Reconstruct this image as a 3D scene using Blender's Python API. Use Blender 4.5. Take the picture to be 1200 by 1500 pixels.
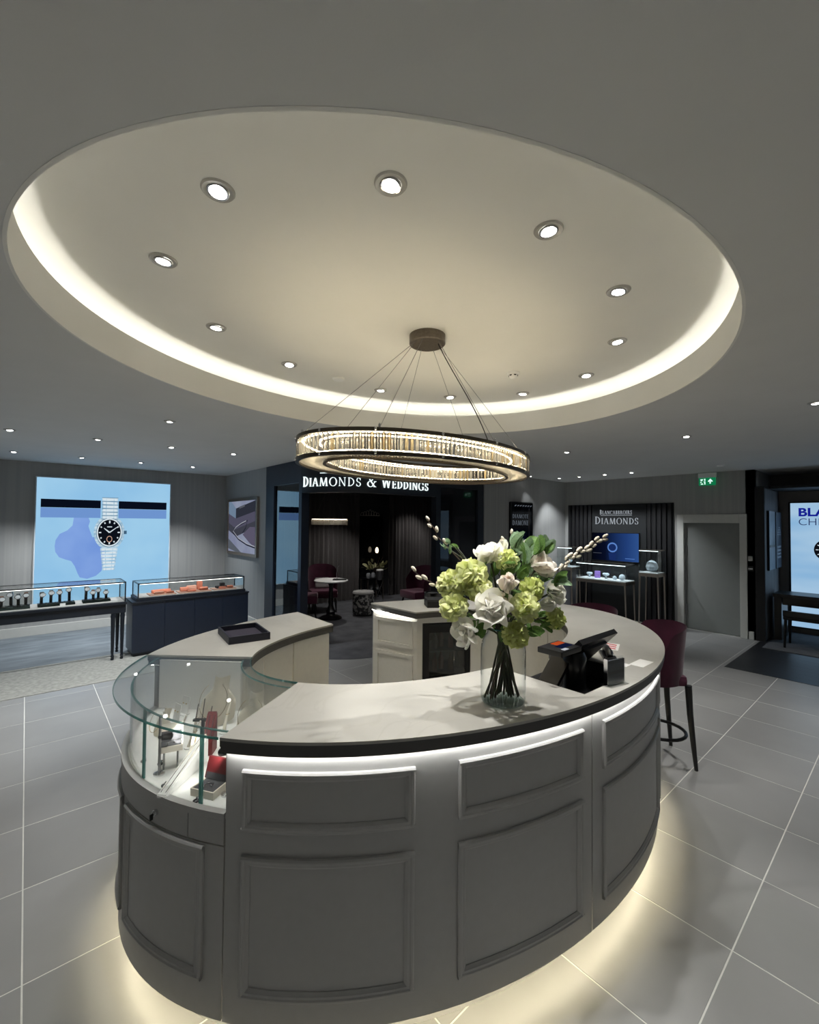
import bpy, bmesh, math, random
from math import sin, cos, pi, radians as R, sqrt, atan2, hypot
from mathutils import Vector, Matrix

random.seed(7)
for o in list(bpy.data.objects):
    bpy.data.objects.remove(o)
SC = bpy.context.scene
COL = SC.collection

# ------------------------------------------------------------------ camera
HC, FPX, YAW, PITCH, ROLL = 1.85, 648.0, R(49.1), R(1.44), R(-.52)


def cam_dir(d):
    c, s = cos(ROLL), sin(ROLL)
    d = (c*d[0]+s*d[2], d[1], -s*d[0]+c*d[2])
    c, s = cos(PITCH), sin(PITCH)
    d = (d[0], c*d[1]-s*d[2], s*d[1]+c*d[2])
    c, s = cos(YAW), sin(YAW)
    return Vector((d[0]*s+d[1]*c, -d[0]*c+d[1]*s, d[2]))


cam_data = bpy.data.cameras.new('camera')
cam_data.sensor_fit = 'HORIZONTAL'
cam_data.sensor_width = 36
cam_data.lens = FPX/1200*36
cam_data.clip_start = .02
cam = bpy.data.objects.new('camera', cam_data)
COL.objects.link(cam)
ax, up, fw = cam_dir((1, 0, 0)), cam_dir((0, 0, 1)), cam_dir((0, 1, 0))
mw = Matrix((ax, up, -fw)).transposed().to_4x4()
mw.translation = (0, 0, HC)
cam.matrix_world = mw
SC.camera = cam

# ------------------------------------------------------------------ world, exposure
SC.view_settings.view_transform = 'Standard'
SC.view_settings.look = 'None'
SC.view_settings.gamma = 1
SC.view_settings.use_curve_mapping = False
SC.view_settings.exposure = 0.13
wd = bpy.data.worlds.new('world')
SC.world = wd
wd.use_nodes = True
wd.node_tree.nodes['Background'].inputs[0].default_value = (.05, .055, .06, 1)
wd.node_tree.nodes['Background'].inputs[1].default_value = .3

# light levels (watts / radiance) tuned together
W_RECESS = 45.0      # downlights of the oval recess
W_ROOM = 88.0        # downlights of the flat ceiling
W_WASH = 70.0        # downlights washing the far walls
E_COVE = 13.5         # cove light strip
E_TOP = 28.0         # strip under the worktop
E_PLINTH = 34.0      # strip under the counter panels
E_CHAND = 15.0       # chandelier strips
E_SCREEN = .78       # light boxes


# ------------------------------------------------------------------ materials
def lin(v):
    v /= 255.0
    return v/12.92 if v <= .04045 else ((v+.055)/1.055)**2.4


def S(r, g, b):
    return (lin(r), lin(g), lin(b), 1)


MATS = {}


def mat(name, col, rough=.5, metal=0, noise=0, nscale=8, bump=0, bscale=60, trans=0, coat=0, spec=.5, sheen=0, col2=None, stretch=None, detail=4):
    if name in MATS:
        return MATS[name]
    m = bpy.data.materials.new(name)
    m.use_nodes = True
    nt = m.node_tree
    b = nt.nodes['Principled BSDF']
    b.inputs['Base Color'].default_value = col
    b.inputs['Roughness'].default_value = rough
    b.inputs['Metallic'].default_value = metal
    b.inputs['Specular IOR Level'].default_value = spec
    if trans:
        b.inputs['Transmission Weight'].default_value = trans
    if coat:
        b.inputs['Coat Weight'].default_value = coat
    if sheen:
        b.inputs['Sheen Weight'].default_value = sheen
        b.inputs['Sheen Roughness'].default_value = .4
    if noise or bump or col2:
        tc = nt.nodes.new('ShaderNodeTexCoord')
        src = tc.outputs['Object']
        if stretch:
            mp = nt.nodes.new('ShaderNodeMapping')
            mp.inputs['Scale'].default_value = stretch
            nt.links.new(src, mp.inputs[0])
            src = mp.outputs[0]
    if noise or col2:
        n = nt.nodes.new('ShaderNodeTexNoise')
        n.inputs['Scale'].default_value = nscale
        n.inputs['Detail'].default_value = detail
        nt.links.new(src, n.inputs['Vector'])
        r = nt.nodes.new('ShaderNodeValToRGB')
        r.color_ramp.elements[0].position = .3
        r.color_ramp.elements[1].position = .7
        if col2:
            r.color_ramp.elements[0].color = col
            r.color_ramp.elements[1].color = col2
        else:
            r.color_ramp.elements[0].color = tuple(x*(1-noise) for x in col[:3])+(1,)
            r.color_ramp.elements[1].color = tuple(min(1, x*(1+noise)) for x in col[:3])+(1,)
        nt.links.new(n.outputs['Fac'], r.inputs[0])
        nt.links.new(r.outputs[0], b.inputs['Base Color'])
    if bump:
        n2 = nt.nodes.new('ShaderNodeTexNoise')
        n2.inputs['Scale'].default_value = bscale
        n2.inputs['Detail'].default_value = 3
        nt.links.new(src, n2.inputs['Vector'])
        bp = nt.nodes.new('ShaderNodeBump')
        bp.inputs['Strength'].default_value = bump
        bp.inputs['Distance'].default_value = .01
        nt.links.new(n2.outputs['Fac'], bp.inputs['Height'])
        nt.links.new(bp.outputs[0], b.inputs['Normal'])
    MATS[name] = m
    return m


def emis(name, col, strength):
    if name in MATS:
        return MATS[name]
    m = bpy.data.materials.new(name)
    m.use_nodes = True
    nt = m.node_tree
    nt.nodes.clear()
    o = nt.nodes.new('ShaderNodeOutputMaterial')
    e = nt.nodes.new('ShaderNodeEmission')
    e.inputs[0].default_value = col
    e.inputs[1].default_value = strength
    nt.links.new(e.outputs[0], o.inputs[0])
    MATS[name] = m
    return m


def emis_noise(name, c1, c2, strength, scale=2.0, stretch=(1, 1, 1), p0=.35, p1=.65, detail=3):
    m = emis(name, c1, strength)
    nt = m.node_tree
    e = [n for n in nt.nodes if n.type == 'EMISSION'][0]
    tc = nt.nodes.new('ShaderNodeTexCoord')
    mp = nt.nodes.new('ShaderNodeMapping')
    mp.inputs['Scale'].default_value = stretch
    n = nt.nodes.new('ShaderNodeTexNoise')
    n.inputs['Scale'].default_value = scale
    n.inputs['Detail'].default_value = detail
    r = nt.nodes.new('ShaderNodeValToRGB')
    r.color_ramp.elements[0].position = p0
    r.color_ramp.elements[1].position = p1
    r.color_ramp.elements[0].color = c1
    r.color_ramp.elements[1].color = c2
    nt.links.new(tc.outputs['Object'], mp.inputs[0])
    nt.links.new(mp.outputs[0], n.inputs['Vector'])
    nt.links.new(n.outputs['Fac'], r.inputs[0])
    nt.links.new(r.outputs[0], e.inputs[0])
    return m


def pane(name, tint, refl=.9, body=None, bodyfac=0, ior=1.45, rim=None):
    """thin clear pane: tinted straight-through + Fresnel reflection (+ a little body colour)"""
    m = bpy.data.materials.new(name)
    m.use_nodes = True
    nt = m.node_tree
    nt.nodes.clear()
    o = nt.nodes.new('ShaderNodeOutputMaterial')
    t = nt.nodes.new('ShaderNodeBsdfTransparent')
    t.inputs[0].default_value = tint
    g = nt.nodes.new('ShaderNodeBsdfGlossy')
    g.inputs[0].default_value = (refl, refl, refl, 1)
    g.inputs[1].default_value = .02
    lw = nt.nodes.new('ShaderNodeLayerWeight')
    lw.inputs[0].default_value = .5
    pw = nt.nodes.new('ShaderNodeMath')
    pw.operation = 'POWER'
    pw.inputs[1].default_value = 4.0
    f0 = ((ior-1)/(ior+1))**2
    f = nt.nodes.new('ShaderNodeMath')
    f.operation = 'MULTIPLY_ADD'
    f.inputs[1].default_value = 1-f0
    f.inputs[2].default_value = f0
    nt.links.new(lw.outputs['Facing'], pw.inputs[0])
    if rim:
        rm = nt.nodes.new('ShaderNodeMixRGB')
        p3 = nt.nodes.new('ShaderNodeMath')
        p3.operation = 'POWER'
        p3.inputs[1].default_value = 3.0
        rm.inputs[1].default_value = tint
        rm.inputs[2].default_value = rim
        nt.links.new(lw.outputs['Facing'], p3.inputs[0])
        nt.links.new(p3.outputs[0], rm.inputs[0])
        nt.links.new(rm.outputs[0], t.inputs[0])
    nt.links.new(pw.outputs[0], f.inputs[0])
    mx = nt.nodes.new('ShaderNodeMixShader')
    src = t.outputs[0]
    if bodyfac:
        d = nt.nodes.new('ShaderNodeBsdfTranslucent')
        d.inputs[0].default_value = body
        d2 = nt.nodes.new('ShaderNodeBsdfDiffuse')
        d2.inputs[0].default_value = body
        ma = nt.nodes.new('ShaderNodeAddShader')
        mb = nt.nodes.new('ShaderNodeMixShader')
        mb.inputs[0].default_value = bodyfac
        nt.links.new(d.outputs[0], ma.inputs[0])
        nt.links.new(d2.outputs[0], ma.inputs[1])
        nt.links.new(t.outputs[0], mb.inputs[1])
        nt.links.new(ma.outputs[0], mb.inputs[2])
        src = mb.outputs[0]
    nt.links.new(f.outputs[0], mx.inputs[0])
    nt.links.new(src, mx.inputs[1])
    nt.links.new(g.outputs[0], mx.inputs[2])
    nt.links.new(mx.outputs[0], o.inputs[0])
    MATS[name] = m
    return m


def stripes(m, axis, scale, c1, c2, dist=0.0):
    """tone of fine vertical stripes for wall covering / grain"""
    nt = m.node_tree
    b = nt.nodes['Principled BSDF']
    tc = nt.nodes.new('ShaderNodeTexCoord')
    mp = nt.nodes.new('ShaderNodeMapping')
    mp.inputs['Scale'].default_value = axis
    n = nt.nodes.new('ShaderNodeTexNoise')
    n.inputs['Scale'].default_value = scale
    n.inputs['Detail'].default_value = 5
    r = nt.nodes.new('ShaderNodeValToRGB')
    r.color_ramp.elements[0].position = .35
    r.color_ramp.elements[1].position = .65
    r.color_ramp.elements[0].color = c1
    r.color_ramp.elements[1].color = c2
    nt.links.new(tc.outputs['Object'], mp.inputs[0])
    nt.links.new(mp.outputs[0], n.inputs['Vector'])
    nt.links.new(n.outputs['Fac'], r.inputs[0])
    nt.links.new(r.outputs[0], b.inputs['Base Color'])
    return m


WALL = stripes(mat('grey_wall_covering', S(150, 150, 148), .75, bump=.05, bscale=120), (14, 14, .25), 1.6, S(158, 159, 158), S(168, 168, 166))
CEIL = mat('matt_ceiling_paint', S(214, 214, 212), .9, noise=.02, nscale=3, bump=.03, bscale=150)
CEIL2 = mat('recess_paint', S(232, 231, 226), .9, noise=.015, nscale=3)
TILE = mat('grey_floor_tile', S(140, 140, 139), .36, noise=.07, nscale=2.2, bump=.02, bscale=90, detail=7)
GROUT = mat('pale_grout', S(204, 204, 199), .8, noise=.05, nscale=20)
PAINT = mat('light_grey_cabinet_paint', S(180, 180, 179), .42, noise=.02, nscale=30, bump=.015, bscale=200)
PAINT_LIT = mat('lit_cabinet_paint', S(224, 221, 212), .45, noise=.02, nscale=30)  # cabinet paint again, lightened to stand for the stronger light inside
NAVY = mat('navy_lacquer', S(22, 32, 50), .35, noise=.08, nscale=20)
NAVYD = mat('dark_navy_panel', S(16, 23, 34), .45, noise=.1, nscale=10)
BLACK = mat('black_plastic', S(9, 9, 11), .3, noise=.1, nscale=40)
BLACKM = mat('black_matt', S(18, 18, 20), .6, noise=.1, nscale=40)
DARKW = mat('black_wood', S(20, 20, 22), .35, noise=.2, nscale=3, stretch=(1, 12, 1))
CHROME = mat('polished_chrome', S(215, 215, 218), .12, metal=1, noise=.02, nscale=10)
STEEL = mat('brushed_steel', S(150, 150, 150), .32, metal=1, noise=.05, nscale=30)
CHAMP = mat('champagne_metal', S(170, 160, 150), .3, metal=1, noise=.04, nscale=30)
BRONZE = mat('dark_bronze', S(92, 84, 74), .35, metal=.9, noise=.1, nscale=30)
WHITE = mat('white_lacquer', S(238, 238, 236), .4, noise=.01, nscale=20)
VELVET = mat('burgundy_velvet', S(74, 16, 46), .75, noise=.18, nscale=9, sheen=.35, bump=.03, bscale=200)
GLASS = pane('clear_glass', (.978, .99, .987, 1), .8, ior=1.38)
GLASSV = pane('vase_glass', (.975, .985, .98, 1), .9, ior=1.28, rim=(.30, .36, .36, 1))
EDGE = pane('green_glass_edge', (.36, .56, .54, 1), .9, S(84, 136, 132), .42)
SMOKE = pane('smoked_glass', (.42, .47, .5, 1), .95, ior=1.75)
TRIM = mat('white_trim_paint', S(205, 205, 200), .5, noise=.02, nscale=20)


# ------------------------------------------------------------------ mesh helpers
def bm_new():
    return bmesh.new()


def box(bm, x0, x1, y0, y1, z0, z1, bev=0):
    vs = [bm.verts.new(p) for p in ((x0, y0, z0), (x1, y0, z0), (x1, y1, z0), (x0, y1, z0), (x0, y0, z1), (x1, y0, z1), (x1, y1, z1), (x0, y1, z1))]
    fs = [bm.faces.new([vs[i] for i in f]) for f in ((0, 3, 2, 1), (4, 5, 6, 7), (0, 1, 5, 4), (1, 2, 6, 5), (2, 3, 7, 6), (3, 0, 4, 7))]
    if bev:
        es = list({e for f in fs for e in f.edges})
        bmesh.ops.bevel(bm, geom=es, offset=bev, segments=2, affect='EDGES', profile=.6)
    return vs


def bx(x0, x1, y0, y1, z0, z1, bev=0):
    bm = bm_new()
    box(bm, x0, x1, y0, y1, z0, z1, bev)
    return bm


def prism(bm, pts, z0, z1, tri=True):
    """polygon (ccw) extruded from z0 to z1"""
    n = len(pts)
    a = [bm.verts.new((p[0], p[1], z0)) for p in pts]
    b = [bm.verts.new((p[0], p[1], z1)) for p in pts]
    caps = [bm.faces.new(list(reversed(a))), bm.faces.new(b)]
    for i in range(n):
        j = (i+1) % n
        bm.faces.new((a[i], a[j], b[j], b[i]))
    if tri and n > 4:
        for f in caps:
            f.normal_update()
        bmesh.ops.triangulate(bm, faces=caps, ngon_method='EAR_CLIP')


def obox(bm, c, u, v, w):
    """box from centre and three half-axis vectors"""
    c, u, v, w = Vector(c), Vector(u), Vector(v), Vector(w)
    vs = [bm.verts.new(c+u*a+v*b+w*d) for a, b, d in ((-1, -1, -1), (1, -1, -1), (1, 1, -1), (-1, 1, -1), (-1, -1, 1), (1, -1, 1), (1, 1, 1), (-1, 1, 1))]
    for f in ((0, 3, 2, 1), (4, 5, 6, 7), (0, 1, 5, 4), (1, 2, 6, 5), (2, 3, 7, 6), (3, 0, 4, 7)):
        bm.faces.new([vs[i] for i in f])


def lathe(bm, prof, c=(0, 0, 0), seg=24, sx=1, sy=1, close=True):
    rings = []
    for r, z in prof:
        if r < 1e-6:
            rings.append([bm.verts.new((c[0], c[1], c[2]+z))])
        else:
            rings.append([bm.verts.new((c[0]+r*sx*cos(2*pi*i/seg), c[1]+r*sy*sin(2*pi*i/seg), c[2]+z)) for i in range(seg)])
    for a, b in zip(rings, rings[1:]):
        for i in range(seg):
            j = (i+1) % seg
            if len(a) == 1 and len(b) == 1:
                continue
            if len(a) == 1:
                bm.faces.new((a[0], b[j], b[i]))
            elif len(b) == 1:
                bm.faces.new((a[i], a[j], b[0]))
            else:
                bm.faces.new((a[i], a[j], b[j], b[i]))


def tube(bm, pts, rad, seg=8, cap=True):
    """round tube along a polyline; rad is a number or a list"""
    pts = [Vector(p) for p in pts]
    n = len(pts)
    rads = rad if isinstance(rad, (list, tuple)) else [rad]*n
    rings = []
    prev = None
    for i, p in enumerate(pts):
        d = (pts[min(i+1, n-1)]-pts[max(i-1, 0)]).normalized()
        if prev is None:
            a = Vector((0, 0, 1)) if abs(d.z) < .9 else Vector((1, 0, 0))
            prev = (a-d*a.dot(d)).normalized()
        else:
            prev = (prev-d*prev.dot(d)).normalized()
        q = d.cross(prev)
        rings.append([bm.verts.new(p+(prev*cos(2*pi*k/seg)+q*sin(2*pi*k/seg))*rads[i]) for k in range(seg)])
    for a, b in zip(rings, rings[1:]):
        for k in range(seg):
            j = (k+1) % seg
            bm.faces.new((a[k], a[j], b[j], b[k]))
    if cap:
        bm.faces.new(list(reversed(rings[0])))
        bm.faces.new(rings[-1])


def bez(p0, p1, p2, p3, n=10):
    out = []
    for i in range(n+1):
        t = i/n
        out.append(tuple((1-t)**3*p0[k]+3*(1-t)**2*t*p1[k]+3*(1-t)*t*t*p2[k]+t**3*p3[k] for k in range(3)))
    return out


def ball(bm, c, rx, ry=None, rz=None, seg=12, rings=8):
    ry = rx if ry is None else ry
    rz = rx if rz is None else rz
    prof = [(sin(pi*i/rings), -cos(pi*i/rings)) for i in range(rings+1)]
    rs = []
    for r, z in prof:
        if r < 1e-6:
            rs.append([bm.verts.new((c[0], c[1], c[2]+z*rz))])
        else:
            rs.append([bm.verts.new((c[0]+r*rx*cos(2*pi*i/seg), c[1]+r*ry*sin(2*pi*i/seg), c[2]+z*rz)) for i in range(seg)])
    for a, b in zip(rs, rs[1:]):
        for i in range(seg):
            j = (i+1) % seg
            if len(a) == 1:
                bm.faces.new((a[0], b[j], b[i]))
            elif len(b) == 1:
                bm.faces.new((a[i], a[j], b[0]))
            else:
                bm.faces.new((a[i], a[j], b[j], b[i]))


def bms(fn, *a, **k):
    bm = bm_new()
    fn(bm, *a, **k)
    return bm


# ------------------------------------------------------------------ object helpers
def mesh_of(name, bm, m, smooth=0, solid=True):
    bmesh.ops.recalc_face_normals(bm, faces=bm.faces)
    me = bpy.data.meshes.new(name)
    bm.to_mesh(me)
    bm.free()
    me.materials.append(m)
    if smooth:
        me.polygons.foreach_set('use_smooth', [True]*len(me.polygons))
        try:
            me.set_sharp_from_angle(angle=R(smooth))
        except Exception:
            pass
    return me


def link(name, me, parent=None):
    o = bpy.data.objects.new(name, me)
    COL.objects.link(o)
    if parent is not None:
        o.parent = parent
    return o


def ob(name, bm, m, parent=None, smooth=0, world=True, label=None):
    """one mesh object; vertices in world space are moved into the parent's frame"""
    if parent is not None and world:
        mat_inv = wmat(parent).inverted()
        bm.transform(mat_inv)
    o = link(name, mesh_of(name, bm, m, smooth), parent)
    if label:
        o['label'] = label
    return o


def wmat(o):
    m = o.matrix_basis.copy()
    return wmat(o.parent) @ m if o.parent else m


def tag(o, label, cat, group=None):
    o['label'] = label
    o['category'] = cat
    if group:
        o['group'] = group
    return o


def thing(name, label, cat, loc=(0, 0, 0), rz=0, group=None):
    o = bpy.data.objects.new(name, None)
    COL.objects.link(o)
    o.empty_display_size = .1
    o.location = loc
    o.rotation_euler = (0, 0, rz)
    return tag(o, label, cat, group)


def solo(name, bm, m, label, cat, group=None, loc=None, smooth=0):
    """a thing that is one mesh; origin moved to loc (vertices given in world space)"""
    if loc is not None:
        bm.transform(Matrix.Translation(-Vector(loc)))
    o = link(name, mesh_of(name, bm, m, smooth))
    if loc is not None:
        o.location = loc
    return tag(o, label, cat, group)


def struct(name, bm, m, parent=None, smooth=0):
    o = link(name, mesh_of(name, bm, m, smooth), parent)
    if parent is None:
        o['kind'] = 'structure'
    return o


def dup(root, loc, rz=None, label=None, group=None):
    r = root.copy()
    COL.objects.link(r)
    r.location = loc
    if rz is not None:
        r.rotation_euler = (0, 0, rz)
    if label:
        r['label'] = label
    if group:
        r['group'] = group
    for ch in list(root.children):
        c = ch.copy()
        COL.objects.link(c)
        c.parent = r
        for g in list(ch.children):
            d = g.copy()
            COL.objects.link(d)
            d.parent = c
    return r


def spot(name, loc, target, watts, angle=60, blend=.5, col=(1, .97, .92), size=.03, parent=None):
    l = bpy.data.lights.new(name, 'SPOT')
    l.energy = watts
    l.spot_size = R(angle)
    l.spot_blend = blend
    l.color = col
    l.shadow_soft_size = size*.5
    o = bpy.data.objects.new(name, l)
    COL.objects.link(o)
    d = Vector(target)-Vector(loc)
    o.rotation_euler = d.to_track_quat('-Z', 'Y').to_euler()
    o.location = loc
    if parent is not None:
        o.parent = parent
        o.location = Vector(loc)-Vector(parent.location)
    return o

# ================================================================== SETTING
ZC, ZU = 2.78, 3.08
X0, X1, Y0, Y1 = -2.6, 10.32, -2.4, 9.3
T = .12
TX, TY, TOX, TOY = .585, .6, 2.37, .561

floor = struct('floor', bx(X0, X1, Y0, Y1, -.06, -.0012), GROUT)


def clip_tiles(x0, x1, y0, y1, m, name='tile'):
    out = []
    i0, i1 = math.floor((x0-TOX)/TX), math.ceil((x1-TOX)/TX)
    j0, j1 = math.floor((y0-TOY)/TY), math.ceil((y1-TOY)/TY)
    cache = {}
    for i in range(i0, i1):
        for j in range(j0, j1):
            a, b = max(x0, TOX+i*TX)+.003, min(x1, TOX+(i+1)*TX)-.003
            c, d = max(y0, TOY+j*TY)+.003, min(y1, TOY+(j+1)*TY)-.003
            if b-a < .03 or d-c < .03:
                continue
            if a > 6.95 and d < 1.70 and c < 1.70:
                continue
            if a > 3.4 and c > 5.2:
                continue
            key = (round(b-a, 3), round(d-c, 3))
            if key not in cache:
                bm = bm_new()
                w, h = (b-a)/2, (d-c)/2
                e = .0008
                lo = [bm.verts.new((sx*w, sy*h, -.006)) for sx, sy in ((-1, -1), (1, -1), (1, 1), (-1, 1))]
                md = [bm.verts.new((sx*w, sy*h, -e)) for sx, sy in ((-1, -1), (1, -1), (1, 1), (-1, 1))]
                hi = [bm.verts.new((sx*(w-e), sy*(h-e), 0)) for sx, sy in ((-1, -1), (1, -1), (1, 1), (-1, 1))]
                for q, p in ((lo, md), (md, hi)):
                    for k in range(4):
                        bm.faces.new((q[k], q[(k+1) % 4], p[(k+1) % 4], p[k]))
                bm.faces.new(hi)
                cache[key] = mesh_of(name, bm, m)
            o = link(name, cache[key], floor)
            o.location = ((a+b)/2, (c+d)/2, 0)
            out.append(o)
    return out


# tile tone comes from an object-space noise plus a random value per tile
nt = TILE.node_tree
oi = nt.nodes.new('ShaderNodeObjectInfo')
hsv = nt.nodes.new('ShaderNodeHueSaturation')
mr = nt.nodes.new('ShaderNodeMapRange')
mr.inputs['To Min'].default_value = .94
mr.inputs['To Max'].default_value = 1.05
bs = nt.nodes['Principled BSDF']
lk = bs.inputs['Base Color'].links[0]
src = lk.from_socket
nt.links.new(oi.outputs['Random'], mr.inputs['Value'])
nt.links.new(mr.outputs[0], hsv.inputs['Value'])
nt.links.new(src, hsv.inputs['Color'])
nt.links.new(hsv.outputs[0], bs.inputs['Base Color'])
ccn = [n for n in nt.nodes if n.type == 'TEX_NOISE'][0]
addv = nt.nodes.new('ShaderNodeVectorMath')
tcn = [n for n in nt.nodes if n.type == 'TEX_COORD'][0]
nt.links.new(tcn.outputs['Object'], addv.inputs[0])
nt.links.new(oi.outputs['Location'], addv.inputs[1])
nt.links.new(addv.outputs[0], ccn.inputs['Vector'])
clip_tiles(X0, 9.0, Y0, 6.15, TILE)

CARP1 = mat('blue_grey_carpet', S(98, 106, 112), .95, bump=.35, bscale=260, col2=S(128, 135, 140), nscale=3.5, stretch=(.6, 2.2, 1), detail=6)
CARP2 = mat('speckled_grey_carpet', S(134, 134, 128), .95, bump=.4, bscale=240, col2=S(164, 163, 156), nscale=22, detail=6)
CARP3 = mat('charcoal_carpet', S(58, 58, 62), .95, bump=.35, bscale=240, col2=S(84, 84, 88), nscale=4, detail=6)
o = ob('carpet', bx(X0, 3.02, 7.31, Y1, -.001, .004), CARP1, floor, world=False)
o['label'] = 'blue grey carpet with soft pile streaks'
o = ob('carpet', bx(X0, 3.05, 6.15, 7.31, -.004, .004), CARP2, floor, world=False)
o['label'] = 'paler speckled grey carpet strip'
# rounded salon front: straight x=3.05, quarter round, straight y=5.13
SCX, SCY, SR = 3.93, 6.0, .87


def facade(off=0, a0=180, a1=270, n=14):
    """points on the rounded corner of the salon, offset outwards"""
    return [(SCX+(SR+off)*cos(R(a0+(a1-a0)*i/n)), SCY+(SR+off)*sin(R(a0+(a1-a0)*i/n))) for i in range(n+1)]


arc = facade(.22)
poly = [(SCX-SR-.0, 9.2), (SCX-SR-.0, 6.2), ] + arc + [(5.06, 4.92), (5.06, 5.2), (9.0, 5.2), (9.0, 9.2)]
o = ob('carpet', bms(prism, poly, -.004, .005), CARP3, floor, world=False)
o['label'] = 'charcoal carpet of the salon with a curved edge'
MAT_R = mat('black_plank_floor', S(30, 31, 34), .38, col2=S(40, 42, 46), nscale=3, stretch=(18, 1, 1), detail=5)
x = 6.98
while x < 10.15:
    w = min(.19, 10.18-x)
    o = ob('plank', bx(x+.001, x+w-.001, Y0, 1.71, -.005, .003), MAT_R, floor, world=False)
    x += .19

# ---- ceiling with the oval opening
CEX, CEY, CEA, CEB, CER = 1.86, 2.05, 1.933, 1.616, R(5.8)


def cell(t, off=0):
    """point on the ceiling oval, t in radians, offset along its normal"""
    x, y = CEA*cos(t), CEB*sin(t)
    nx, ny = cos(t)/CEA, sin(t)/CEB
    L = hypot(nx, ny)
    x, y = x+off*nx/L, y+off*ny/L
    return (CEX+x*cos(CER)-y*sin(CER), CEY+x*sin(CER)+y*cos(CER))


def sweep(bm, f, prof, t0, t1, n, closed=False):
    """profile [(offset, z)] swept along f(t, off); closed cross-section polygon"""
    rows = []
    for i in range(n if closed else n+1):
        t = t0+(t1-t0)*i/n
        rows.append([bm.verts.new(f(t, o_)+(z,)) for o_, z in prof])
    m = len(prof)
    k = len(rows)
    for i in range(k if closed else k-1):
        a, b = rows[i], rows[(i+1) % k]
        for j in range(m):
            bm.faces.new((a[j], b[j], b[(j+1) % m], a[(j+1) % m]))
    if not closed:
        bm.faces.new(rows[0])
        bm.faces.new(list(reversed(rows[-1])))


NC = 144
bm = bm_new()
inner, outer = [], []
for i in range(NC):
    t = 2*pi*i/NC
    p = cell(t)
    d = (p[0]-CEX, p[1]-CEY)
    k = min(((X1+T if d[0] > 0 else X0-T)-CEX)/d[0] if abs(d[0]) > 1e-9 else 1e9, ((Y1+T if d[1] > 0 else Y0-T)-CEY)/d[1] if abs(d[1]) > 1e-9 else 1e9)
    inner.append(bm.verts.new((p[0], p[1], ZC)))
    outer.append(bm.verts.new((CEX+d[0]*k, CEY+d[1]*k, ZC)))
for i in range(NC):
    j = (i+1) % NC
    bm.faces.new((inner[i], inner[j], outer[j], outer[i]))
# corners missed by the radial fan
for cx_, cy_ in ((X0-T, Y0-T), (X1+T, Y0-T), (X1+T, Y1+T), (X0-T, Y1+T)):
    near = sorted(outer, key=lambda v: hypot(v.co.x-cx_, v.co.y-cy_))
    a = min([v for v in outer if abs(v.co.x-cx_) < 1e-4], key=lambda v: abs(v.co.y-cy_), default=None)
    b = min([v for v in outer if abs(v.co.y-cy_) < 1e-4], key=lambda v: abs(v.co.x-cx_), default=None)
    if a and b and a is not b:
        bm.faces.new((a, b, bm.verts.new((cx_, cy_, ZC))))
for f in bm.faces:
    f.normal_update()
ceiling = struct('ceiling', bm, CEIL)
# upstand lip of the cove, trough behind it, and the raised oval above
bm = bm_new()
sweep(bm, cell, [(0, ZC-.001), (0, 2.965), (.014, 2.965), (.014, ZC+.012), (.42, ZC+.012), (.42, ZC+.004), (.012, ZC+.004), (.012, ZC-.001)], 0, 2*pi, NC, True)
o = ob('cove_lip', bm, CEIL2, ceiling, smooth=30, world=False)
bm = bm_new()
sweep(bm, cell, [(.42, ZC+.004), (.42, ZU), (.44, ZU), (.44, ZC+.004)], 0, 2*pi, NC, True)
ob('cove_wall', bm, CEIL2, ceiling, smooth=30, world=False)
bm = bm_new()
f1 = [bm.verts.new(cell(2*pi*i/NC, .439)+(ZU-.001,)) for i in range(NC)]
f2 = [bm.verts.new(cell(2*pi*i/NC, .439)+(ZU+.03,)) for i in range(NC)]
bm.faces.new(f1)
bm.faces.new(f2)
for i in range(NC):
    bm.faces.new((f1[i], f1[(i+1) % NC], f2[(i+1) % NC], f2[i]))
ob('recess_ceiling', bm, CEIL2, ceiling, world=False)
bm = bm_new()
sweep(bm, cell, [(.11, 2.80), (.11, 2.806), (.135, 2.806), (.135, 2.80)], 0, 2*pi, NC, True)
o = ob('light_strip', bm, emis('warm_cove_strip', (1, .97, .88, 1), E_COVE), ceiling, world=False)
o['label'] = 'warm light strip hidden in the cove'

# ---- walls
struct('wall_left', bx(X0, 3.08+T, Y1, Y1+T, -.06, ZC), WALL)
struct('wall_center', bx(3.08, 3.08+T, 7.25, Y1, -.06, ZC), WALL)
struct('wall_rear', bx(6.22, 9.0, 5.13, 5.13+T, -.06, ZC), WALL)
bm = bm_new()
for y0, y1, z0, z1 in ((1.77, 1.965, -.06, ZC), (1.965, 2.805, 1.905, ZC), (2.805, 5.13, -.06, ZC)):
    box(bm, 9.0, 9.0+T, y0, y1, z0, z1)
struct('wall_right', bm, WALL)
struct('wall_alcove', bx(9.0, X1+T, 1.77, 1.77+T, -.06, ZC), WALL)
struct('wall_alcove_back', bx(10.2, X1+T, Y0, 1.77, -.06, ZC), mat('taupe_wall', S(132, 128, 124), .8, noise=.04, nscale=6))
struct('wall_behind', bx(X0-T, X1+T, Y0-T, Y0, -.06, ZC), WALL)
struct('wall_entrance', bx(X0-T, X0, Y0, Y1+T, -.06, ZC), WALL)
SALW = mat('charcoal_salon_wall', S(58, 58, 62), .8, noise=.06, nscale=5)
struct('wall_salon_back', bx(3.08+T, 9.0, 9.18, 9.3, -.06, ZC), SALW)
struct('wall_salon_side', bx(9.0, 9.0+T, 5.13+T, 9.3, -.06, ZC), SALW)
struct('trim_1', bx(3.2, 8.98, 5.62, 9.16, 2.6, 2.64), SALW)
struct('baseboard_left', bx(X0, 3.06, Y1-.018, Y1, 0.004, .15, .004), TRIM)
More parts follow.
